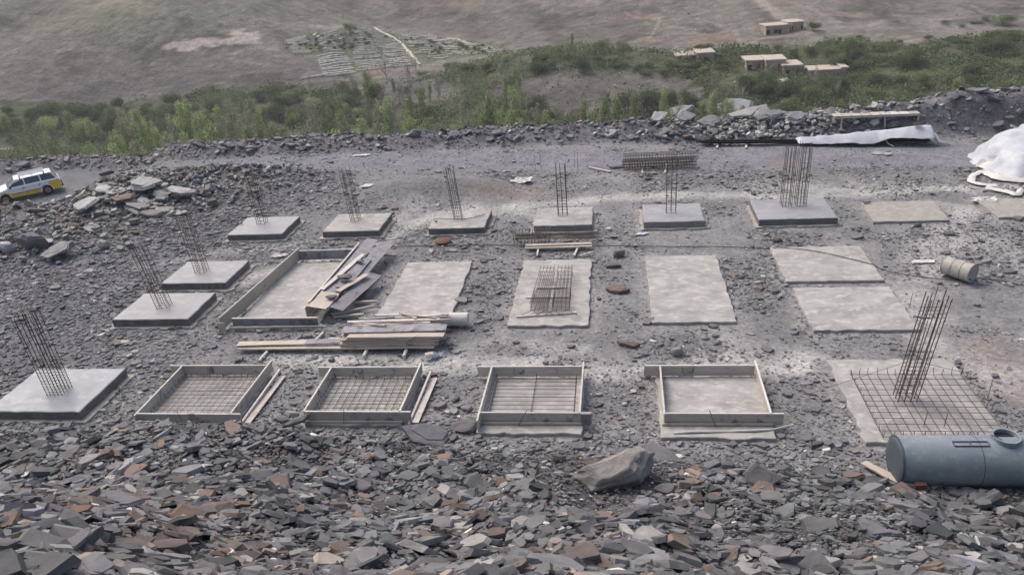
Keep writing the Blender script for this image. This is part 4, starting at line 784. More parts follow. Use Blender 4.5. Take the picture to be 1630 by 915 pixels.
# stake, cables
pts = [flat(*p) + np.array([0, 0, .06 + .03 * (i % 2)]) for i, p in enumerate([(1072, 693), (1100, 692), (1160, 690), (1200, 690), (1230, 687), (1262, 681)])]
o = MB().tube([p - pts[2] for p in pts], .028, 6).build('crooked_pole', M['wood_white']); o.location = pts[2]; tag(o, 'long crooked pale pole lying in front of the empty formwork', 'pole')
def cable(pxs, lab, r=.014, z=.03):
    cp_ = [flat(*p) for p in pxs]; out = []
    for i in range(len(cp_) - 1):
        p0 = cp_[max(i - 1, 0)]; p1 = cp_[i]; p2 = cp_[i + 1]; p3 = cp_[min(i + 2, len(cp_) - 1)]
        for t_ in np.linspace(0, 1, 9)[:-1]: out.append(.5 * ((2 * p1) + (-p0 + p2) * t_ + (2 * p0 - 5 * p1 + 4 * p2 - p3) * t_ ** 2 + (-p0 + 3 * p1 - 3 * p2 + p3) * t_ ** 3))
    out.append(cp_[-1]); res = []
    for p in out:
        g = max(hz(p[0], p[1]), .03 if in_rects(np.array([p[0]]), np.array([p[1]]))[0] else -9)
        for kk_, (a, b, ww, dd) in PADS.items():
            if a < p[0] < a + ww and b < p[1] < b + dd: g = TH
        res.append((p[0], p[1], g + z + .03))
    o = MB().tube(res, r, 5).build('cable', M['black']); tag(o, lab, 'cable')
cable([(575, 391), (625, 393), (720, 392), (830, 392), (945, 391), (1100, 394), (1225, 397), (1300, 404), (1390, 425), (1430, 436), (1500, 445), (1560, 444), (1600, 449), (1640, 458)], 'long black cable running across the site past the drum')
cable([(690, 392), (600, 393), (580, 391), (600, 385), (640, 380), (668, 372), (682, 364), (700, 360), (740, 361), (775, 353)], 'black cable looping from the ground over a footing', .012)
# rusty basin, papers, plastic
o = MB().tube([(0, 0, z) for z in (0, .03, .09, .11)], [.18, .27, .32, .3], 14).build('basin', M['rustmetal'], smooth=True); o.location = (*flat(706, 387)[:2], .0); tag(o, 'rusty brown basin lying in front of the footing with the cable', 'basin')
def scrap(px, py, w_, h_, lab, name='paper_sheet', m='tarp', crump=.02, hgt=.0):
    p = P(px, py, False); n = 7; v = []; f = []
    for j in range(n):
        for i in range(n): v.append(((i / (n - 1) - .5) * w_ * random.uniform(.85, 1.1) + (j - 3) * .03, (j / (n - 1) - .5) * h_ * random.uniform(.85, 1.1), .05 + random.uniform(0, crump) + hgt * max(0, 1 - ((i - 3) ** 2 + (j - 3) ** 2) / 9)))
    for j in range(n - 1):
        for i in range(n - 1): a = j * n + i; f.append((a, a + 1, a + n + 1, a + n))
    o = MB().add(v, f).build(name, M[m]); o.location = p; return tag(o, lab, 'litter')
scrap(585, 297, .5, .42, 'white paper sheet on the gravel mound', crump=.01); scrap(1022, 375, .4, .25, 'white paper scrap in front of the bluish-topped back footing'); scrap(830, 291, .9, .7, 'crumpled white plastic left of the road stones', 'plastic_sheet', 'cloth', .15)
scrap(1565, 322, .9, .55, 'torn white plastic bag beside the far right slab', 'plastic_bag', 'cloth', .12); scrap(693, 571, .3, .3, 'white crumpled bag at the right end of the plank stack', 'plastic_bag', 'tarp', .12); scrap(1470, 420, .7, .25, 'pale flat rag on the ground behind the drum', 'rag', 'cloth', .02)
scrap(445, 410, .5, .3, 'pale scrap on the ground behind the long formwork', 'rag', 'cloth', .05); scrap(575, 249, .9, .3, 'pale scrap on the far road', 'rag', 'cloth', .02)
# ---------------------------------------------------------------- drum
b = flat(1529, 444); t = thing('steel_drum', 'pale dented steel drum lying on its side', 'drum', (b[0] - .05, b[1] + .1, .29), 2.75)
m = MB().tube([(x, 0, 0) for x in (-.43, -.425, -.16, -.15, -.14, .14, .15, .16, .425, .43)], [.285, .29, .285, .3, .285, .285, .3, .285, .29, .285], 24); m.build('barrel', M['drum'], t)
for x in (-.432, .432): MB().tube([(x * .98, 0, 0), (x, 0, 0), (x * 1.02, 0, 0)], [.295, .3, .295], 24).build('rim', M['drum'], t)
MB().tube([(-.44, .12, -.16), (-.45, .12, -.16)], .035, 10).build('bung', M['black'], t)
t.rotation_euler = (0, 0, radians(128))
# ---------------------------------------------------------------- tank
tk = thing('steel_tank', 'blue-grey cylindrical steel tank lying on the slate at the right', 'tank', (5.62, 13.78, -.02), .02, None)
RR = .51; n = 40; m = MB().tube([(x, 0, RR) for x in (0, .01, 1.5, 1.505, 1.515, 1.52, 3.0, 4.6)], [RR] * 8, n, False); m.build('shell', M['tank'], tk, True)
m = MB().tube([(x, 0, RR) for x in (-.05, -.045, -.03, .005)], [.17, .33, .46, RR - .01], n); o = m.build('end_cap', M['tank_dark'], tk, True)
MB().tube([(.015, RR * 1.0 * cos(a) * 1.004, RR + RR * 1.004 * sin(a)) for a in np.linspace(0, 2 * pi, 41)], .012, 6, False).build('weld_seam', M['tank_dark'], tk)
m = MB()
hx = 2.05
for a in (0,): pass
MB().tube([(1.5, RR * 1.004 * cos(a), RR + RR * 1.004 * sin(a)) for a in np.linspace(0, 2 * pi, 41)], .007, 5, False).build('weld_seam', M['tank_dark'], tk)
rings = []
for r_, z_ in ((.27, .94), (.27, 1.09), (.22, 1.09), (.22, .97)): rings.append([(hx + r_ * cos(q), r_ * sin(q) + .05, z_) for q in np.linspace(0, 2 * pi, 25)[:-1]])
v = sum(rings, []); f = [(i * 24 + k, i * 24 + (k + 1) % 24, (i + 1) * 24 + (k + 1) % 24, (i + 1) * 24 + k) for i in range(3) for k in range(24)]; MB().add(v, f).build('hatch_collar', M['tank'], tk)
MB().tube([(hx, .05, .99), (hx, .05, 1.005)], .22, 24).build('hatch_opening', M['black'], tk); MB().tube([(hx - .26, .05, 1.095), (hx - .15, -.1, 1.09)], .014, 6).build('hatch_handle', M['tank_dark'], tk)
def on_shell(x, a, dr=.012): return (x, (RR + dr) * sin(a), RR + (RR + dr) * cos(a))
for xa, xb in ((1.0, 1.32), (1.32, 1.66)):
    a0, a1 = -.12, -.34; MB().tube([on_shell(xa, a0), on_shell(xb, a0), on_shell(xb, a1), on_shell(xa, a1), on_shell(xa, a0)], .012, 6, False).build('lug_frame', M['tank_dark'], tk)
a, b = flat(1402, 733), flat(1474, 797); a[2] = .12; b[2] = hz(b[0], b[1]) + .12
a = np.array([5.18, 14.25, .07]); b = P(1468, 794, False) + (0, 0, .1); sheet(a, b, .19, 'wood', 'pale plank under the left end of the steel tank', .035, name='plank')
o = MB().box(-.11, .11, -.07, .07, -.1, .1, .01).build('brick', M['rustmetal']); o.location = (5.92, 13.2, hz(5.92, 13.2) + .14); tag(o, 'brown wedge block between plank and steel tank', 'block')
# ---------------------------------------------------------------- long bundle with tarp
t = thing('pipe_bundle', 'long bundle of black steel bars under the long white tarp', 'steel bars', (9.6, 39.6, 0)); m = MB()
A, B = np.array([-5.2, .6, 0]), np.array([5.2, -.7, 0])
for k in range(34): o_ = random.uniform(-.3, .3); zz_ = .1 + random.random() * .16 * (1 - abs(o_) * 1.5); e = random.uniform(-.25, .25); m.tube([A + (e, o_ * .8, zz_), (A + B) / 2 + (0, o_, zz_), B + (e, o_, zz_ + .06)], .022, 5)
m.build('bars', M['barblack'], t)
for px in (1141, 1187):
    a, b = flat(px, 237), flat(px + 3, 226); a[2] = b[2] = .03; sheet(a, b, .1, 'wood_white', 'pale bearer block under the %s end of the black bar bundle' % ('far left' if px == 1141 else 'uncovered middle'), .07, name='timber_stick')
def loft(rows, name, m, parent=None, th=.0):
    n = len(rows[0]); v = [p for r in rows for p in r]; f = [(i * n + k, i * n + k + 1, (i + 1) * n + k + 1, (i + 1) * n + k) for i in range(len(rows) - 1) for k in range(n - 1)]
    o = MB().add(v, f).build(name, m, parent, True); return o
rows = []; nA = 46
ax0, ax1 = np.array([9.05, 39.65, 0]), np.array([15.0, 39.1, 0])
for i in range(nA):
    s = i / (nA - 1); c = ax0 + (ax1 - ax0) * s; ht = .36 + .52 * s ** 1.2 + random.uniform(-.02, .02); wd = .42 + .28 * s; row = []
    hem = .16 + .10 * fbm(np.array([s * 9.]), np.array([0.]), .9, 3)[0] + (.22 * sstep(.55, .7, s))
    for k in range(15):
        u = k / 14; a = -pi * .08 + pi * 1.16 * u; w1 = wd * np.sign(-cos(a)) * abs(cos(a)) ** 1.0; h1 = hem + (ht - hem) * max(0, 1 - abs(cos(a)) ** 1.25)
        nz = (fbm(np.array([s * 16. + k * .35]), np.array([k * .25]), 1.1, 3, 2.)[0] - .5) * .10
        if k == 0: h1 = hem - .04
        row.append((c[0] + nz, c[1] + w1 + nz * .8 + (-.05 if k == 0 else 0), h1 + nz * .8))
    rows.append(row)
ce = rows[-1]; mid = np.mean(np.array(ce), 0); rows.append([tuple(np.array(p) * .6 + mid * .4 + (.05, 0, -.08)) for p in ce]); rows.append([tuple(np.array(p) * .1 + mid * .9 + (.04, 0, -.12)) for p in ce])
ce = rows[0]; mid = np.mean(np.array(ce), 0); rows.insert(0, [tuple(np.array(p) * .4 + mid * .6 + (-.05, 0, -.06)) for p in ce])
mdl = thing('tarpaulin', 'long white wrinkled tarp thrown over the black bar bundle', 'tarp', (12, 39.4, 0)); rows = [[(p[0] - 12, p[1] - 39.4, p[2]) for p in r] for r in rows]
loft(rows, 'cover_sheet', M['tarp'], mdl)
MB().tube([(3.05, -.5, .5), (3.3, -.8, .15), (3.75, -1.0, .06)], [.12, .09, .04], 7).build('hanging_corner', M['cloth'], mdl, True); MB().tube([(.95, -.55, .3), (1.05, -.7, .12), (1.25, -.85, .05)], .022, 5).build('tie_rope', M['cloth'], mdl)
o = MB().tube([(2.3, -.33, 1.02), (2.31, -.345, 1.025)], .2, 10).build('dark_tear', M['black'], mdl); o.data.transform(Matrix.Translation((2.35, -.33, .98)) @ Matrix.Rotation(radians(70), 4, 'X') @ Matrix.Scale(.7, 4, (0, 1, 0)) @ Matrix.Rotation(radians(90), 4, 'Y') @ Matrix.Translation((-2.3, .335, -1.02)))
# ---------------------------------------------------------------- tarp heap at the right
rows = []; n = 84
t = thing('tarp_heap', 'big white tarp heap standing at the right edge with trailing strips', 'tarp', (18.5, 35.0, 0))
def ridge(a, b, o_=0.): return 1 - abs(fbm(np.array([a + o_]), np.array([b + o_]), 1., 3)[0] - .5) * 4
for i in range(26):
    u = i / 25; row = []; rr_ = (1 - u ** 3.4) ** .7
    for k in range(n + 1):
        a = 2 * pi * (k % n) / n; sq = (abs(cos(a)) ** 5 + abs(sin(a)) ** 5) ** -.2; cx_, sy_ = cos(a), sin(a)
        fold = 1 + .10 * ridge(cx_ * 3.5 + 9, sy_ * 3.5 + u * .7 + 9) * (1.25 - u) + .04 * ridge(cx_ * 8 + 9, sy_ * 8 + u * 2 + 9)
        hh = 1.32 * (1 - (1 - u) ** 1.7) * (1 + .16 * cos(a - .5) + .12 * cos(2 * a + 1) * u); rr2 = rr_ * sq * fold * (1 + .22 * (1 - u) ** 5)
        row.append((2.1 * rr2 * cx_, 1.7 * rr2 * sy_, hh - .03 + .14 * u * ridge(cx_ * rr_ * 1.5 + 9, sy_ * rr_ * 1.5 + 9)))
    rows.append(row)
loft(rows, 'cover_sheet', M['tarp'], t)
def ribbon(pts, wd, name, m, parent, z0=.03, wave=.05):
    v = []; f = []
    P_ = [Vector(p) for p in pts]; Q = []
    for i in range(len(P_) - 1):
        for s in range(6): Q.append(P_[i].lerp(P_[i + 1], s / 6))
    Q.append(P_[-1]); Q = [Q[0]] + [(Q[i - 1] + Q[i] * 2 + Q[i + 1]) / 4 for i in range(1, len(Q) - 1)] + [Q[-1]]
    for i, p in enumerate(Q):
        d = (Q[min(i + 1, len(Q) - 1)] - Q[max(i - 1, 0)]).normalized(); s = Vector((d.y, -d.x, 0)); ww = wd * random.uniform(.75, 1.2)
        for k in (-1, -.35, .3, 1): v.append(p + s * ww / 2 * k + Vector((0, 0, z0 + (wave * random.uniform(.4, 1) if abs(k) < .9 else 0))))
    for i in range(len(Q) - 1):
        for k in range(3): a = i * 4 + k; f.append((a, a + 1, a + 5, a + 4))
    return MB().add(v, f).build(name, m, parent, True)
Lr = lambda L: [tuple(flat(*p) - np.array([18.5, 35.0, 0])) for p in L]
ribbon(Lr([(1600, 272), (1565, 273), (1548, 280), (1545, 290), (1560, 294), (1586, 297)]), .28, 'trailing_strip', M['cloth'], t); ribbon(Lr([(1572, 276), (1590, 285), (1640, 290)]), .5, 'trailing_strip', M['cloth'], t, .03, .18)
ribbon(Lr([(1570, 300), (1600, 306), (1620, 312), (1625, 303)]), .26, 'trailing_strip', M['cloth'], t, .03, .1); ribbon(Lr([(1562, 264), (1580, 270), (1640, 278)]), .7, 'trailing_strip', M['cloth'], t, .04, .3)
o = MB().tube([(0, 0, z) for z in (0, .25, .5, .62)], [.6, .62, .45, .12], 12).build('sack', M['tarp'], smooth=True); p = flat(1632, 215); o.location = (p[0] + .2, p[1], hz(p[0], p[1])); tag(o, 'white sack at the right edge behind the tarp heap', 'sack')
# ---------------------------------------------------------------- bench of planks and wheelbarrow on the ridge
t = thing('plank_bench', 'low trestle bench of planks in front of the spoil ridge', 'bench', (13.0, 41.2, 0), -.02)
for k in range(9):
    x = -2.0 + .46 * k; o = MB().box(x, x + .42, -.32, .32, .98 + random.uniform(0, .02), 1.02).build('board', M['wood_white' if k in (5, 6, 7) else 'wood_grey'], t)
for s in (-.3, .3): MB().beam((-2.05, s, .93), (2.15, s, .94), .06, .07).build('rail', M['wood_grey'], t)
for x in (-1.6, .55, 2.0):
    for s in (-.28, .28): MB().beam((x, s, 0), (x + random.uniform(-.1, .1), s, .9), .06, .06, (0, 1, 0)).build('leg', M['wood_grey'], t)
o = MB().beam((-.55, 0, .03), (.55, .05, .03), .2, .05).build('plank', M['wood_white']); p = flat(1320, 211); o.location = (p[0], p[1], 0.03); tag(o, 'pale board lying on the ground under the plank bench', 'plank')
p = flat(1228, 213); t = thing('wheelbarrow', 'small whitish wheelbarrow standing below the white stone slabs', 'wheelbarrow', (p[0], p[1], hz(p[0], p[1])), .6)
r0 = [(-.3, -.22), (.35, -.28), (.35, .28), (-.3, .22)]; v = [(x * .6, y * .6, .28) for x, y in r0] + [(x * 1.2, y * 1.2, .55) for x, y in r0] + [(x * 1.14, y * 1.12, .55) for x, y in r0] + [(x * .56, y * .56, .3) for x, y in r0]
f = [(3, 2, 1, 0)] + [(i * 4 + k, i * 4 + (k + 1) % 4, i * 4 + 4 + (k + 1) % 4, i * 4 + 4 + k) for i in range(3) for k in range(4)] + [(12, 13, 14, 15)]; MB().add(v, f).build('tray', M['roofrack'], t)
for s in (-1, 1): MB().tube([(-1.0, s * .28, .62), (-.3, s * .2, .3), (.5, s * .05, .2)], .02, 6).build('handle', M['roofrack'], t); MB().tube([(-.25, s * .18, .3), (-.32, s * .22, 0)], .018, 6).build('leg', M['roofrack'], t)
MB().tube([(.52, -.04, .18), (.52, .04, .18)], .18, 16).build('wheel', M['tyre'], t)
# ---------------------------------------------------------------- car
p1 = flat(79, 309, -3.0); hd = Vector((-.76, -.65, 0)).normalized()
ctr = Vector(p1) + hd * 1.2 + Vector((hd.y, -hd.x, 0)) * .75
gr = (hz(ctr.x + hd.x * 1.2, ctr.y + hd.y * 1.2) - hz(ctr.x - hd.x * 1.2, ctr.y - hd.y * 1.2)) / 2.4
t = thing('station_wagon', 'white and yellow station wagon with a roof rack on the lower road', 'car', (ctr.x, ctr.y, hz(ctr.x, ctr.y)))
t.rotation_euler = (0, radians(1.5) , math.atan2(hd.y, hd.x)); t.rotation_mode = 'XYZ'
def arch(cx, r, n=9): return [(cx + r * cos(a), .30 + r * sin(a)) for a in np.linspace(0, pi, n)]
prof = [(-2.08, .42), (-1.98, .28)] + [(x, z) for x, z in arch(-1.2, .36)[::-1]] + [(.86, .26)][:0] + [(x, z) for x, z in arch(1.24, .36)[::-1]] + [(1.95, .26), (2.1, .38), (2.08, .62), (1.95, .73), (1.0, .93), (-2.0, .95), (-2.1, .8)]
W = .82; v = []
for s, tz in ((-1, 0), (1, 0)): 
    for x, z in prof: v.append((x * .985, s * W, z))
nP = len(prof); secs = []
v = []
for yy_, sc in ((-W, 0), (-W * .93, 1), (W * .93, 1), (W, 0)):
    for x, z in prof: v.append((x * (1 if sc else .975), yy_, z if sc or z < .9 else z - .04))
f = [tuple(range(nP)), tuple(range(3 * nP, 4 * nP))[::-1]] + [(i * nP + k, (i + 1) * nP + k, (i + 1) * nP + (k + 1) % nP, i * nP + (k + 1) % nP) for i in range(3) for k in range(nP)]
body = MB().add(v, f).build('body', M['carwhite'], t)
# cabin: tapered volume
zb, zt = .92, 1.40; cb = [(1.0, .76), (-2.02, .76)]; ct = [(.42, .60), (-1.72, .62)]
v = [(1.0, -.77, zb), (1.0, .77, zb), (-2.02, .77, zb), (-2.02, -.77, zb), (.4, -.62, zt - .03), (.4, .62, zt - .03), (-1.7, .6, zt - .03), (-1.7, -.6, zt - .03), (.25, -.52, zt), (.25, .52, zt), (-1.6, .5, zt), (-1.6, -.5, zt)]
MB().add(v, [(0, 1, 5, 4), (2, 3, 7, 6), (1, 2, 6, 5), (3, 0, 4, 7), (4, 5, 9, 8), (5, 6, 10, 9), (6, 7, 11, 10), (7, 4, 8, 11), (8, 9, 10, 11)]).build('roof', M['carwhite'], t)
def pane(c4, name, s=1.0, off=.006):
    c4 = [Vector(c) for c in c4]; nn = (c4[1] - c4[0]).cross(c4[3] - c4[0]).normalized(); return MB().add([c + nn * off for c in c4] + [c - nn * .004 for c in c4], [(0, 1, 2, 3), (7, 6, 5, 4), (0, 4, 5, 1), (1, 5, 6, 2), (2, 6, 7, 3), (3, 7, 4, 0)]).build(name, M['glass'], t)
def sidept(x, u, s): zc = zb + .04 + (zt - .10 - zb) * u; yc = .77 + (.61 - .77) * ((zc - zb) / (zt - .03 - zb)); return (x, s * yc, zc)
for s in (1, -1):
    for (xb0, xb1, xt0, xt1) in ((.86, -.02, .34, -.02), (-.1, -.95, -.1, -.93), (-1.03, -1.85, -1.01, -1.62)):
        c4 = [sidept(xb0, 0, s), sidept(xb1, 0, s), sidept(xt1, 1, s), sidept(xt0, 1, s)]; pane(c4 if s < 0 else c4[::-1], 'side_window')
fl2 = lambda y, u: (1.0 - .6 * u, y * (.70 - .12 * u) / .7, zb + (zt - .03 - zb) * u)
pane([fl2(-.68, .08), fl2(.68, .08), fl2(.68, .92), fl2(-.68, .92)], 'windscreen'); bk = lambda y, u: (-2.02 + .32 * u, y * (.70 - .1 * u) / .7, zb + (zt - .03 - zb) * u); pane([bk(.64, .15), bk(-.64, .15), bk(-.64, .9), bk(.64, .9)], 'rear_window')
# yellow lower flanks and rear quarter
for s in (1, -1):
    yv = s * (W + .006); m = MB()
    def panel(pts):
        k = len(pts); m.add([(x, yv, z) for x, z in pts] + [(x, s * (W - .02), z) for x, z in pts], [tuple(range(k)) if s > 0 else tuple(range(k))[::-1]] + [(i, (i + 1) % k, (i + 1) % k + k, i + k) for i in range(k)])
    panel([(.86, .31), (.86, .5), (-.82, .5), (-.82, .31)]); panel([(-1.58, .31), (-1.56, .44), (-1.38, .64), (-1.35, .86), (-2.0, .86), (-2.04, .42), (-1.95, .31)]); panel([(.95, .5), (1.0, .56), (1.25, .70), (1.62, .62), (1.62, .66), (1.25, .75), (.9, .62)][:7])
    panel([(1.62, .32), (1.62, .6), (2.02, .6), (2.04, .4), (1.92, .32)]); m.build('side_stripe', M['yellow'], t)
    MB().beam((.9, s * (W + .012), .53), (-.9, s * (W + .012), .53), .02, .03).build('side_moulding', M['tyre'], t)
    for x in (.02, -.9): MB().box(x, x + .14, min(s * (W + .005), s * (W + .03)), max(s * (W + .005), s * (W + .03)), .76, .80).build('door_handle', M['tyre'], t)
    MB().box(.72, .86, min(s * .86, s * 1.0), max(s * .86, s * 1.0), .93, 1.05).build('wing_mirror', M['tyre'], t)
    MB().box(-2.115, -2.05, min(s * .5, s * .79), max(s * .5, s * .79), .6, .82).build('tail_lamp', M['redlamp'], t); MB().box(2.02, 2.105, min(s * .45, s * .78), max(s * .45, s * .78), .55, .66).build('headlight', M['roofrack'], t)
    for x in (-1.2, 1.24):
        wv = thing('wheel', None, None); wv.parent = t
        bpy.data.objects.remove(wv); ty = MB().tube([(x, s * (W - .17), .30), (x, s * (W - .15), .30), (x, s * (W - .02), .30), (x, s * (W), .30)], [.27, .3, .3, .27], 22).build('wheel', M['tyre'], t)
        MB().tube([(x, s * (W + .001), .30), (x, s * (W + .012), .30)], [.18, .15], 16).build('rim', M['rim'], ty)
MB().box(-2.16, -2.06, -.78, .78, .34, .5).build('bumper', M['tyre'], t); MB().box(2.06, 2.16, -.76, .76, .32, .46).build('bumper', M['carwhite'], t)
rk = MB()
for y in (-.5, .5, -.25, 0, .25): rk.beam((.15, y, 1.52), (-1.35, y, 1.52), .04, .035)
for x in (.1, -.6, -1.3): rk.beam((x, -.56, 1.49), (x, .56, 1.49), .05, .03)
rk.build('roof_rack', M['roofrack'], t)
for x in (.1, -1.3): MB().tube([(x, -.66, 1.3), (x, -.56, 1.49)], .03, 6).build('rack_foot', M['tyre'], t); MB().tube([(x, .66, 1.3), (x, .56, 1.49)], .03, 6).build('rack_foot', M['tyre'], t)
# ---------------------------------------------------------------- houses across the valley
def house(px, py, wpx, h, dep, label, rz=0., blocks=None, wins=5, cat='house'):
    p = P(px, py); s = px_scale(p); w_ = wpx / s; h = h / s; 
    t = thing('mud_house', label, cat, (p[0], p[1], p[2] - .3), rz, 'mud-brick houses across the valley')
    for i, (a, b, c, hh) in enumerate(blocks or [(0, 1, 0, 1)]):
        x0, x1 = -w_ / 2 + w_ * a, -w_ / 2 + w_ * b; y0 = c * dep; H_ = h * hh + .3
        wl = slab_mb(x0, x1, y0, y0 + dep, -1.5, H_, .06, .8, .03).build('wall', M['mud'], t)
        slab_mb(x0 - .3, x1 + .3, y0 - .3, y0 + dep + .3, H_ + .003, H_ + .32, .08, .8, .06).build('roof', M['mudroof'], t)
        n = max(1, int(wins * (b - a)))
        for k in range(n):
            xc = x0 + (x1 - x0) * (k + .5) / n + random.uniform(-.2, .2); ww = .5 if k % 3 else .45
            o = MB().box(xc - ww, xc + ww, y0 - .02, y0 + .15, H_ - 1.7 if k % 3 else .2, H_ - .8).build('window' if k % 3 else 'door', M['hole'], t)
house(1249, 53, 60, 11, 5, 'long single-storey mud house on the hillside beside a round bush', .12, [(0, .68, 0, 1), (.6, 1, .1, 1.25)], 9)
house(1108, 99, 56, 11, 6, 'white-roofed mud house between green bushes in the middle of the valley', .05, [(0, .62, .3, .7), (.55, 1, 0, 1.1)], 3)
house(1232, 117, 80, 15, 6, 'largest reddish mud house group half hidden by trees', .0, [(0, .45, .5, 1.1), (.35, .72, .1, 1.25), (.66, 1, -.2, .75)], 7)
house(1318, 122, 54, 10, 5, 'low mud house with a pale roof at the right end of the group', .0, [(0, .9, 0, .9), (.88, 1, -.1, 1.2)], 4)
house(1245, 139, 22, 6, 4, 'small pale-roofed hut below the largest house group', 0, None, 1, 'hut')
# ---------------------------------------------------------------- orchard terraces
def row_wall(a, b, wd, hgt, lab, grp):
    n = max(3, int(np.linalg.norm((b - a)[:2]) / 2)); v = []; f = []; c = (a + b) / 2; d = (b - a)[:2]; d = d / np.linalg.norm(d); s = np.array([-d[1], d[0]])
    for i in range(n + 1):
        q = a[:2] + (b - a)[:2] * i / n + s * random.gauss(0, .12); z = hz(q[0], q[1]); w2 = wd * random.uniform(.7, 1.2) / 2; hh = hgt * random.uniform(.7, 1.3)
        for k, zz_ in ((-1, -.3), (-.8, hh), (.8, hh), (1, -.3)): v.append((q[0] + s[0] * w2 * k - c[0], q[1] + s[1] * w2 * k - c[1], z + zz_ - c[2]))
    for i in range(n):
        for k in range(3): f.append((i * 4 + k, i * 4 + k + 1, i * 4 + 5 + k, i * 4 + 4 + k))
    f += [(0, 1, 2, 3), (n * 4 + 3, n * 4 + 2, n * 4 + 1, n * 4)]
    o = MB().add(v, f).build('terrace_ridge', M['terr']); o.location = c; tag(o, lab, 'terrace ridge', grp, 'thing')
M['terr'] = mat('terrace_stone', (.6, .55, .49), .95, lambda nt, b: nt.links.new(mixc(nt, mapr(nt, noise_n(nt, .8, 5, .8, geo(nt)), .36, .5, 0, 1), (.25, .24, .17), (.56, .52, .46)), b.inputs['Base Color']))
def lerp2(A, B, u): return (A[0] + (B[0] - A[0]) * u, A[1] + (B[1] - A[1]) * u)
def rows_quad(tl, tr, br, bl, n, lab, grp, wd=.9, hgt=.35, jit=0, cols_=1):
    for i in range(n):
        u = (i + .5) / n; a, b = lerp2(tl, bl, u), lerp2(tr, br, u)
        for c in range(cols_):
            e0, e1 = (c + .02) / cols_, (c + .97) / cols_; s0, s1 = lerp2(a, b, e0 + random.uniform(0, jit)), lerp2(a, b, e1 - random.uniform(0, jit)); row_wall(P(*s0), P(*s1), wd, hgt, lab, grp)
rows_quad((502, 90), (552, 84), (568, 118), (516, 124), 11, 'bare pale ridge in the freshly dug left plot', 'ridges of the freshly dug plot', 1.0, .35)
rows_quad((446, 66), (545, 48), (553, 82), (458, 88), 13, 'pale planted ridge in the upper left orchard plot', 'ridges of the upper left plot', .75, .32, .1, 2)
rows_quad((553, 50), (612, 48), (664, 88), (560, 96), 16, 'pale planted ridge in the middle orchard plot', 'ridges of the middle plot', .75, .32, .06, 2)
rows_quad((560, 98), (650, 90), (668, 104), (566, 116), 6, 'brownish ridge at the foot of the middle orchard plot', 'ridges at the foot of the middle plot', .8, .3, .05)
rows_quad((625, 54), (740, 64), (812, 82), (672, 98), 13, 'pale ridge in the right orchard plot', 'ridges of the right plot', .8, .32, .12, 3)
row_wall(P(480, 127), P(522, 121), 1.0, .5, 'pale low wall at the lower left corner of the orchard', None)
for a, b in (((596, 46), (640, 72)), ((640, 72), (668, 105))): row_wall(P(*a), P(*b), .9, .5, 'curved pale path wall dividing the orchard, %s half' % ('upper' if b[1] < 100 else 'lower'), None)
# ---------------------------------------------------------------- vegetation
def leafcloud(blobs, nleaf, ls, seed, shade=.55):
    r = np.random.default_rng(seed); V = []; T = []
    tot = sum(b[3] * b[4] for b in blobs)
    for (x, y, z, rx, rz) in blobs:
        n = int(nleaf * rx * rz / tot); d = r.normal(0, 1, (n, 3)); d /= np.linalg.norm(d, axis=1)[:, None]; rad = r.random(n) ** .45
        c = d * rad[:, None] * np.array([rx, rx, rz]) * (1 + np.clip(r.normal(0, .08, (n, 1)), -.2, .08)) + np.array([x, y, z])
        a = r.normal(0, 1, (n, 3)); a /= np.linalg.norm(a, axis=1)[:, None]; b = np.cross(a, r.normal(0, 1, (n, 3))); b /= np.linalg.norm(b, axis=1)[:, None]; s = ls * r.uniform(.6, 1.4, (n, 1)); a = a * s; b = b * s * .7
        V.append(np.stack([c - a, c - b, c + a, c + b], 1).reshape(-1, 3)); t_ = r.uniform(.6, 1.45, n) * r.uniform(.8, 1.2); T.append(np.repeat(t_, 4))
    V = np.concatenate(V); T = np.concatenate(T); n = len(V) // 4
    return V, np.arange(n * 4), np.arange(n) * 4, np.full(n, 4), np.stack([T] * 3, 1)
def trunk_mb(h, r, seed, n=5, spread=.25, zmin=.3):
    rr = random.Random(seed); m = MB(); m.tube([(0, 0, -.6), (rr.gauss(0, .05 * h * .2), 0, h * .5), (rr.gauss(0, .04 * h), rr.gauss(0, .04 * h), h)], [r, r * .7, r * .25], 5)
    for k in range(n):
        z = h * rr.uniform(zmin, .85); a = rr.uniform(0, 6.28); l = h * spread * rr.uniform(.6, 1.2); m.tube([(0, 0, z), (cos(a) * l * .6, sin(a) * l * .6, z + l * .6), (cos(a) * l, sin(a) * l, z + l * 1.3)], [r * .45, r * .3, r * .12], 4)
    return m
KIND = {}
def defkind(k, cnt, leafm, trm, gen, nleaf, ls, trh, trr, **kw):
    L = []
    for i in range(cnt):
        rs = random.Random(hash_(k) + i); me = np_mesh(k + '_crown', *leafcloud(gen(rs), nleaf, ls, hash_(k) * 7 + i)); me.materials.append(M[leafm])
        tb = trunk_mb(trh, trr, hash_(k) + i, **kw); tm = bpy.data.meshes.new(k + '_trunk'); tm.from_pydata(tb.v, [], tb.f); tm.materials.append(M[trm]); L.append((me, tm))
    KIND[k] = L
def hash_(s): return sum(ord(c) * (i + 1) for i, c in enumerate(s)) % 9973
def gbush(rs): return [(rs.uniform(-.32, .32), rs.uniform(-.32, .32), rs.uniform(.25, .62), rs.uniform(.16, .30), rs.uniform(.14, .28)) for _ in range(9)] + [(0, 0, .42, .36, .36)]
def gpop(rs): return [(rs.uniform(-.06, .06), rs.uniform(-.06, .06), .18 + .75 * u, (.085 + .075 * sin(u * 3)) * rs.uniform(.7, 1.2), .10) for u in [i / 8 for i in range(9)]]
def gtree(rs): return [(rs.uniform(-.3, .3), rs.uniform(-.3, .3), rs.uniform(.4, .85), rs.uniform(.13, .24), rs.uniform(.1, .2)) for _ in range(12)]
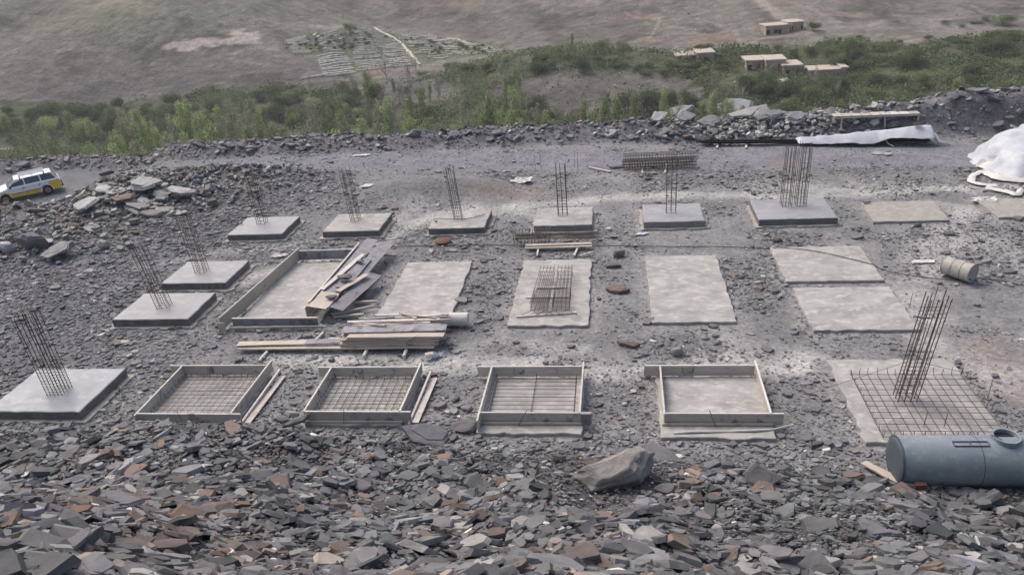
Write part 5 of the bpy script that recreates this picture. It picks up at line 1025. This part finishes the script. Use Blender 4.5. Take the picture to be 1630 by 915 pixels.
def glow(rs): return [(rs.uniform(-.6, .6), rs.uniform(-.3, .3), rs.uniform(.1, .35), rs.uniform(.18, .3), rs.uniform(.12, .25)) for _ in range(10)]
defkind('bush_dark', 4, 'leaf_dark', 'trunk', gbush, 3200, .019, .6, .03); defkind('bush_mid', 4, 'leaf_mid', 'trunk', gbush, 3200, .019, .6, .03); defkind('bush_yellow', 2, 'leaf_yellow', 'trunk', gbush, 1600, .02, .6, .03)
defkind('bush_light', 3, 'leaf_light', 'trunk', gbush, 2800, .019, .6, .03); defkind('poplar', 5, 'leaf_light', 'paletrunk', gpop, 2000, .015, .95, .012, n=8, spread=.12); defkind('poplar_grey', 4, 'leaf_grey', 'paletrunk', gpop, 900, .013, .97, .02, n=12, spread=.14)
defkind('bare_tree', 3, 'leaf_grey', 'paletrunk', gtree, 600, .012, .85, .024, n=18, spread=.3, zmin=.15); defkind('tree_mid', 4, 'leaf_mid', 'trunk', gtree, 3000, .017, .6, .025, n=7, spread=.3); defkind('low_bush', 4, 'leaf_mid', 'trunk', glow, 2600, .018, .3, .02)
VN = {'bush_dark': ('bush', 'dark green bush in the valley thicket'), 'bush_mid': ('bush', 'mid green bush in the valley thicket'), 'bush_light': ('bush', 'light green bush in the valley'), 'bush_yellow': ('bush', 'yellowish bush in the valley'), 'poplar': ('poplar_tree', 'slender light green poplar sapling below the terrace'),
      'poplar_grey': ('poplar_tree', 'thin greyish poplar in the valley'), 'bare_tree': ('bare_tree', 'nearly leafless pale tree in the valley'), 'tree_mid': ('leafy_tree', 'loose green tree in the valley'), 'low_bush': ('hedge_bush', 'low spreading bush in the valley')}
VG = {'bush_dark': 'dark bushes in the valley', 'bush_mid': 'green bushes in the valley', 'bush_light': 'light bushes in the valley', 'bush_yellow': 'yellow bushes in the valley', 'poplar': 'poplar saplings in the valley', 'poplar_grey': 'grey poplars in the valley', 'bare_tree': 'leafless trees in the valley', 'tree_mid': 'leafy trees in the valley', 'low_bush': 'low bushes in the valley'}
NV = 0
def plant(k, p, h, label=None, wide=1.):
    global NV; NV += 1
    me, tm = random.choice(KIND[k]); nm, lb = VN[k]
    t = thing(nm, label or lb, nm.replace('_', ' ').replace('hedge bush', 'bush'), p, random.uniform(0, 6.28), None if label else VG[k]); t.scale = (h * wide, h * wide, h)
    a = bpy.data.objects.new('crown', me); col.objects.link(a); a.parent = t; b_ = bpy.data.objects.new('trunk', tm); col.objects.link(b_); b_.parent = t
def ppx(k, px, py, hpx, label=None, wide=1.):
    p = P(px, py); plant(k, p, hpx / px_scale(p) * 1.08, label, wide)
# named ones
ppx('bush_dark', 597, 160, 34, 'round solitary dark bush below the orchard', 1.1); ppx('bush_light', 470, 200, 30, 'bright green bush in the thicket left of the solitary one', 1.5); ppx('bush_dark', 1294, 50, 17, 'round bush beside the hillside mud house', 1.5)
ppx('bush_mid', 1030, 178, 46, 'broad grey-green bush rising above the spoil ridge', 1.3); ppx('bush_dark', 1000, 176, 40, 'darker bush left behind the broad grey-green one', 1.0); ppx('bush_dark', 858, 182, 36, 'dark bush above the ridge left of the boulder slope', 1.1)
ppx('bush_yellow', 1148, 176, 24, 'yellow-green shrub just above the white stone slabs', .6); ppx('bush_dark', 282, 168, 20, 'dark round bush at the top of the left thicket', 1.2); ppx('tree_mid', 560, 62, 24, 'leafy tree on the top edge of the orchard', .9)
ppx('poplar', 911, 78, 22, 'slim dark poplar standing alone on the field edge', .8); ppx('bush_light', 1068, 110, 20, 'bright bush left of the white-roofed house', 1.3); ppx('bush_yellow', 998, 105, 12, 'small yellow bush above the boulder slope', 1.2); ppx('bush_mid', 1595, 40, 18, 'pale green bush on the upper right slope', 2.0)
def many(n, poly, kinds, hlo, hhi, wide=(.8, 1.3)):
    xs = [q[0] for q in poly]; ys = [q[1] for q in poly]; k = 0
    while k < n:
        x, y = random.uniform(min(xs), max(xs)), random.uniform(min(ys), max(ys))
        if not in_poly(np.array([x]), np.array([y]), poly)[0]: continue
        ppx(random.choice(kinds), x, y, random.uniform(hlo, hhi), None, random.uniform(*wide)); k += 1
# left thicket
many(34, [(0, 178), (120, 176), (300, 165), (430, 158), (430, 185), (250, 200), (0, 215)], ['bush_dark', 'bush_mid', 'bush_dark', 'low_bush'], 14, 26, (1.1, 1.7))
many(22, [(0, 205), (200, 205), (440, 190), (440, 215), (200, 235), (0, 245)], ['poplar', 'bush_light', 'bush_mid', 'poplar', 'poplar_grey', 'bush_dark'], 24, 40, (.9, 1.3))
def wscat(n, x0, x1, y0, y1, kinds, h0, h1, wide=(.9, 1.3)):
    k = 0
    while k < n:
        x, y = random.uniform(x0, x1), random.uniform(y0, y1); z = hz(x, y); X, Y = to_px((x, y, z + h1))
        if not (-20 < X < 1650): continue
        plant(random.choice(kinds), (x, y, z), random.uniform(h0, h1), None, random.uniform(*wide)); k += 1
wscat(36, -100, -18, 122, 152, ['poplar', 'bush_light', 'bush_mid'], 5, 8, (1.2, 1.8)); wscat(85, -105, -14, 120, 156, ['poplar', 'poplar', 'poplar_grey'], 9, 14.5, (.55, .9)); wscat(34, -30, 24, 138, 160, ['poplar', 'poplar_grey', 'poplar'], 8, 12, (.6, .95)); wscat(14, 0, 70, 140, 160, ['bush_dark', 'poplar', 'bush_mid'], 4, 7)
many(26, [(440, 150), (700, 140), (720, 195), (560, 205), (440, 200)], ['poplar', 'poplar_grey', 'bush_mid', 'poplar_grey', 'bush_light', 'low_bush'], 16, 34, (.9, 1.4)); many(12, [(420, 150), (560, 150), (560, 190), (420, 195)], ['bush_dark', 'bush_mid', 'bush_light'], 16, 28, (1.2, 1.6))
many(20, [(560, 160), (830, 150), (860, 190), (600, 200)], ['poplar_grey', 'poplar', 'bare_tree', 'poplar'], 26, 44)
many(10, [(660, 115), (740, 105), (830, 120), (700, 135)], ['bush_dark', 'low_bush', 'poplar_grey', 'bush_mid'], 10, 18, (1.2, 1.8)); many(5, [(540, 110), (720, 115), (700, 170), (560, 160)], ['bare_tree'], 26, 44)
many(14, [(780, 88), (1010, 95), (1010, 110), (820, 108)], ['bush_mid', 'bush_light', 'low_bush', 'bush_dark'], 8, 15, (1.3, 2.0)); many(7, [(880, 85), (1000, 88), (1010, 96), (900, 98)], ['poplar_grey', 'tree_mid', 'poplar_grey'], 20, 30)
many(5, [(840, 108), (960, 112), (930, 122), (850, 120)], ['bush_dark', 'bare_tree'], 14, 26, (1.2, 1.6)); many(13, [(1000, 100), (1160, 106), (1170, 118), (1040, 126), (1000, 112)], ['bush_mid', 'bush_light', 'low_bush', 'bush_dark'], 10, 16, (1.3, 1.9))
many(6, [(1080, 78), (1180, 84), (1180, 94), (1150, 92)], ['bush_mid', 'bush_dark'], 10, 15, (1.3, 1.8)); many(9, [(1180, 140), (1240, 128), (1220, 170), (1130, 175)], ['bush_dark', 'bare_tree', 'tree_mid'], 22, 34, (1, 1.4))
many(6, [(1040, 160), (1130, 165), (1130, 182), (1050, 184)], ['bush_mid', 'bush_dark'], 16, 24, (1.1, 1.5)); many(16, [(1240, 145), (1340, 132), (1360, 165), (1240, 172)], ['tree_mid', 'bush_dark', 'bush_mid', 'poplar_grey'], 20, 34, (1, 1.4))
many(16, [(1360, 125), (1640, 115), (1640, 150), (1360, 158)], ['tree_mid', 'bush_mid', 'bush_light', 'poplar_grey', 'low_bush', 'bush_mid'], 14, 26, (1.1, 1.7)); many(5, [(1480, 150), (1630, 140), (1630, 155), (1500, 162)], ['poplar', 'bush_mid'], 20, 28)
many(20, [(1290, 85), (1440, 90), (1480, 110), (1340, 118)], ['tree_mid', 'bush_mid', 'bush_dark', 'tree_mid'], 18, 30, (1, 1.4)); many(12, [(1180, 80), (1290, 82), (1300, 96), (1200, 100)], ['bush_mid', 'bush_dark', 'low_bush'], 10, 18, (1.2, 1.7))
many(12, [(1530, 75), (1640, 62), (1640, 88), (1540, 90)], ['bush_dark', 'tree_mid', 'bush_mid'], 14, 24, (1.2, 1.8)); many(9, [(1300, 70), (1520, 62), (1530, 76), (1320, 82)], ['bush_mid', 'bush_dark', 'low_bush'], 7, 13, (1.3, 2)); many(5, [(1400, 46), (1560, 34), (1640, 40), (1500, 48)], ['low_bush', 'bush_mid'], 5, 9, (1.5, 2.5))
for k in range(6): ppx(random.choice(['bush_yellow', 'poplar', 'bush_light']), 1120 + 42 * k + random.uniform(-8, 8), 178 - k, random.uniform(16, 24), None, .8)
many(44, [(450, 68), (560, 50), (640, 60), (560, 80), (460, 82)], ['bush_dark', 'low_bush', 'bush_mid'], 4, 8, (1.1, 1.8)); many(34, [(640, 62), (800, 78), (780, 88), (680, 88)], ['bush_dark', 'low_bush', 'bush_mid'], 4, 8, (1.1, 1.8)); many(8, [(1290, 60), (1400, 62), (1400, 72), (1300, 74)], ['low_bush', 'bush_dark'], 5, 9, (1, 1.6))
print('plants', NV)
# undergrowth: uncountable tufts over the green valley parts
def tufts(name, label, n, test, h, s, mk, seed):
    r = np.random.default_rng(seed); x = r.uniform(-150, 190, n * 4); y = r.uniform(120, 300, n * 4); k = test(x, y); x, y = x[k][:n], y[k][:n]; z = H(x, y); k = visible(x, y, z, 30); x, y, z = x[k], y[k], z[k]; m = len(x)
    g = fbm(x, y, 7, 4, 88.); c = np.c_[x, y, z + r.uniform(0, h, m) * (.4 + 1.4 * g)]; a = r.normal(0, 1, (m, 3)) * np.array([1, 1, .8]); a /= np.linalg.norm(a, axis=1)[:, None]; b = np.cross(a, r.normal(0, 1, (m, 3))); b /= np.linalg.norm(b, axis=1)[:, None]; ss = s * r.uniform(.5, 1.4, (m, 1)); a *= ss; b *= ss * .7
    V = np.stack([c - a, c - b, c + a, c + b], 1).reshape(-1, 3); T = np.repeat(r.uniform(.6, 1.4, m) * (.6 + .8 * fbm(x, y, 12, 3, 44.)), 4); me = np_mesh(name, V, np.arange(m * 4), np.arange(m) * 4, np.full(m, 4), np.stack([T] * 3, 1))
    tag(link(name, me, M[mk]), label, name.replace('_', ' '), kind='stuff')
def tgreen(x, y):
    w1 = (fbm(x, y, 9, 4, 61.) - .5) * 14; m = np.zeros(len(x), bool)
    for g in GREENS: m |= in_poly(x + w1, y + w1, g)
    m |= (y < 175)
    for g in SCREE: m &= ~(in_poly(x, y, g) & (rng.random(len(x)) < .93))
    m &= ~((in_poly(x, y, ORCH_A) | in_poly(x, y, ORCH_B)) & (rng.random(len(x)) < .8)); return m & (fbm(x, y, 5, 4, 99.) > .44)
tufts('undergrowth', 'mixed green undergrowth covering the valley floor', 130000, tgreen, 1.1, .25, 'leaf_mid', 3)
tufts('dark_undergrowth', 'darker scrub patches in the valley', 50000, lambda x, y: tgreen(x, y) & (fbm(x, y, 11, 3, 14.) > .5), .9, .26, 'leaf_dark', 5)
tufts('valley_grass', 'light green grass tufts on the orchard plots and fields', 9000, lambda x, y: in_poly(x, y, ORCH_A) | in_poly(x, y, ORCH_B) | in_poly(x, y, GRASSY), .6, .22, 'leaf_mid', 6)
# stones on the hillside and the boulder slope
def hillrocks(n, test, med, name, label, seed, base):
    r = np.random.default_rng(seed); x = r.uniform(-170, 220, n * 6); y = r.uniform(150, 330, n * 6); k = test(x, y); x, y = x[k][:n], y[k][:n]; k = visible(x, y, H(x, y), 20); x, y = x[k], y[k]; sz = lognorm(len(x), med, .45, med * .5, med * 4)
    stuff(name, chips_mesh(name, x, y, sz, np.full(len(x), .3), r.uniform(.15, .35, len(x)), slate_colors(len(x), .1, .35, base, .3), sz * .15), label)
hillrocks(2600, lambda x, y: np.any([in_poly(x, y, g) for g in SCREE], 0), .36, 'scree_stones', 'grey and pinkish stones on the slope below the middle field', 8, (.24, .22, .205))
hillrocks(3500, lambda x, y: (valley(x, y) > -26) & (fbm(x, y, 14, 4, 19.) > .5), .3, 'hillside_stones', 'small stones scattered over the bare hillside', 9, (.3, .28, .255))

for o in list(col.objects):
    if o.parent is None and 'category' in o and 'kind' not in o: o['kind'] = 'thing'
# ---------------------------------------------------------------- haze
hb = MB().box(-460, 460, -40, 640, -75, 190).build('haze', None); hm_ = bpy.data.materials.new('haze'); hm_.use_nodes = True; ht = hm_.node_tree; ht.nodes.remove(ht.nodes['Principled BSDF'])
pv = ht.nodes.new('ShaderNodeVolumePrincipled'); pv.inputs['Color'].default_value = (.86, .88, .92, 1); pv.inputs['Density'].default_value = .0004; pv.inputs['Anisotropy'].default_value = .2
ht.links.new(pv.outputs[0], ht.nodes['Material Output'].inputs['Volume']); hb.data.materials.append(hm_); tag(hb, 'thin pale haze over the whole valley', 'haze', kind='stuff')
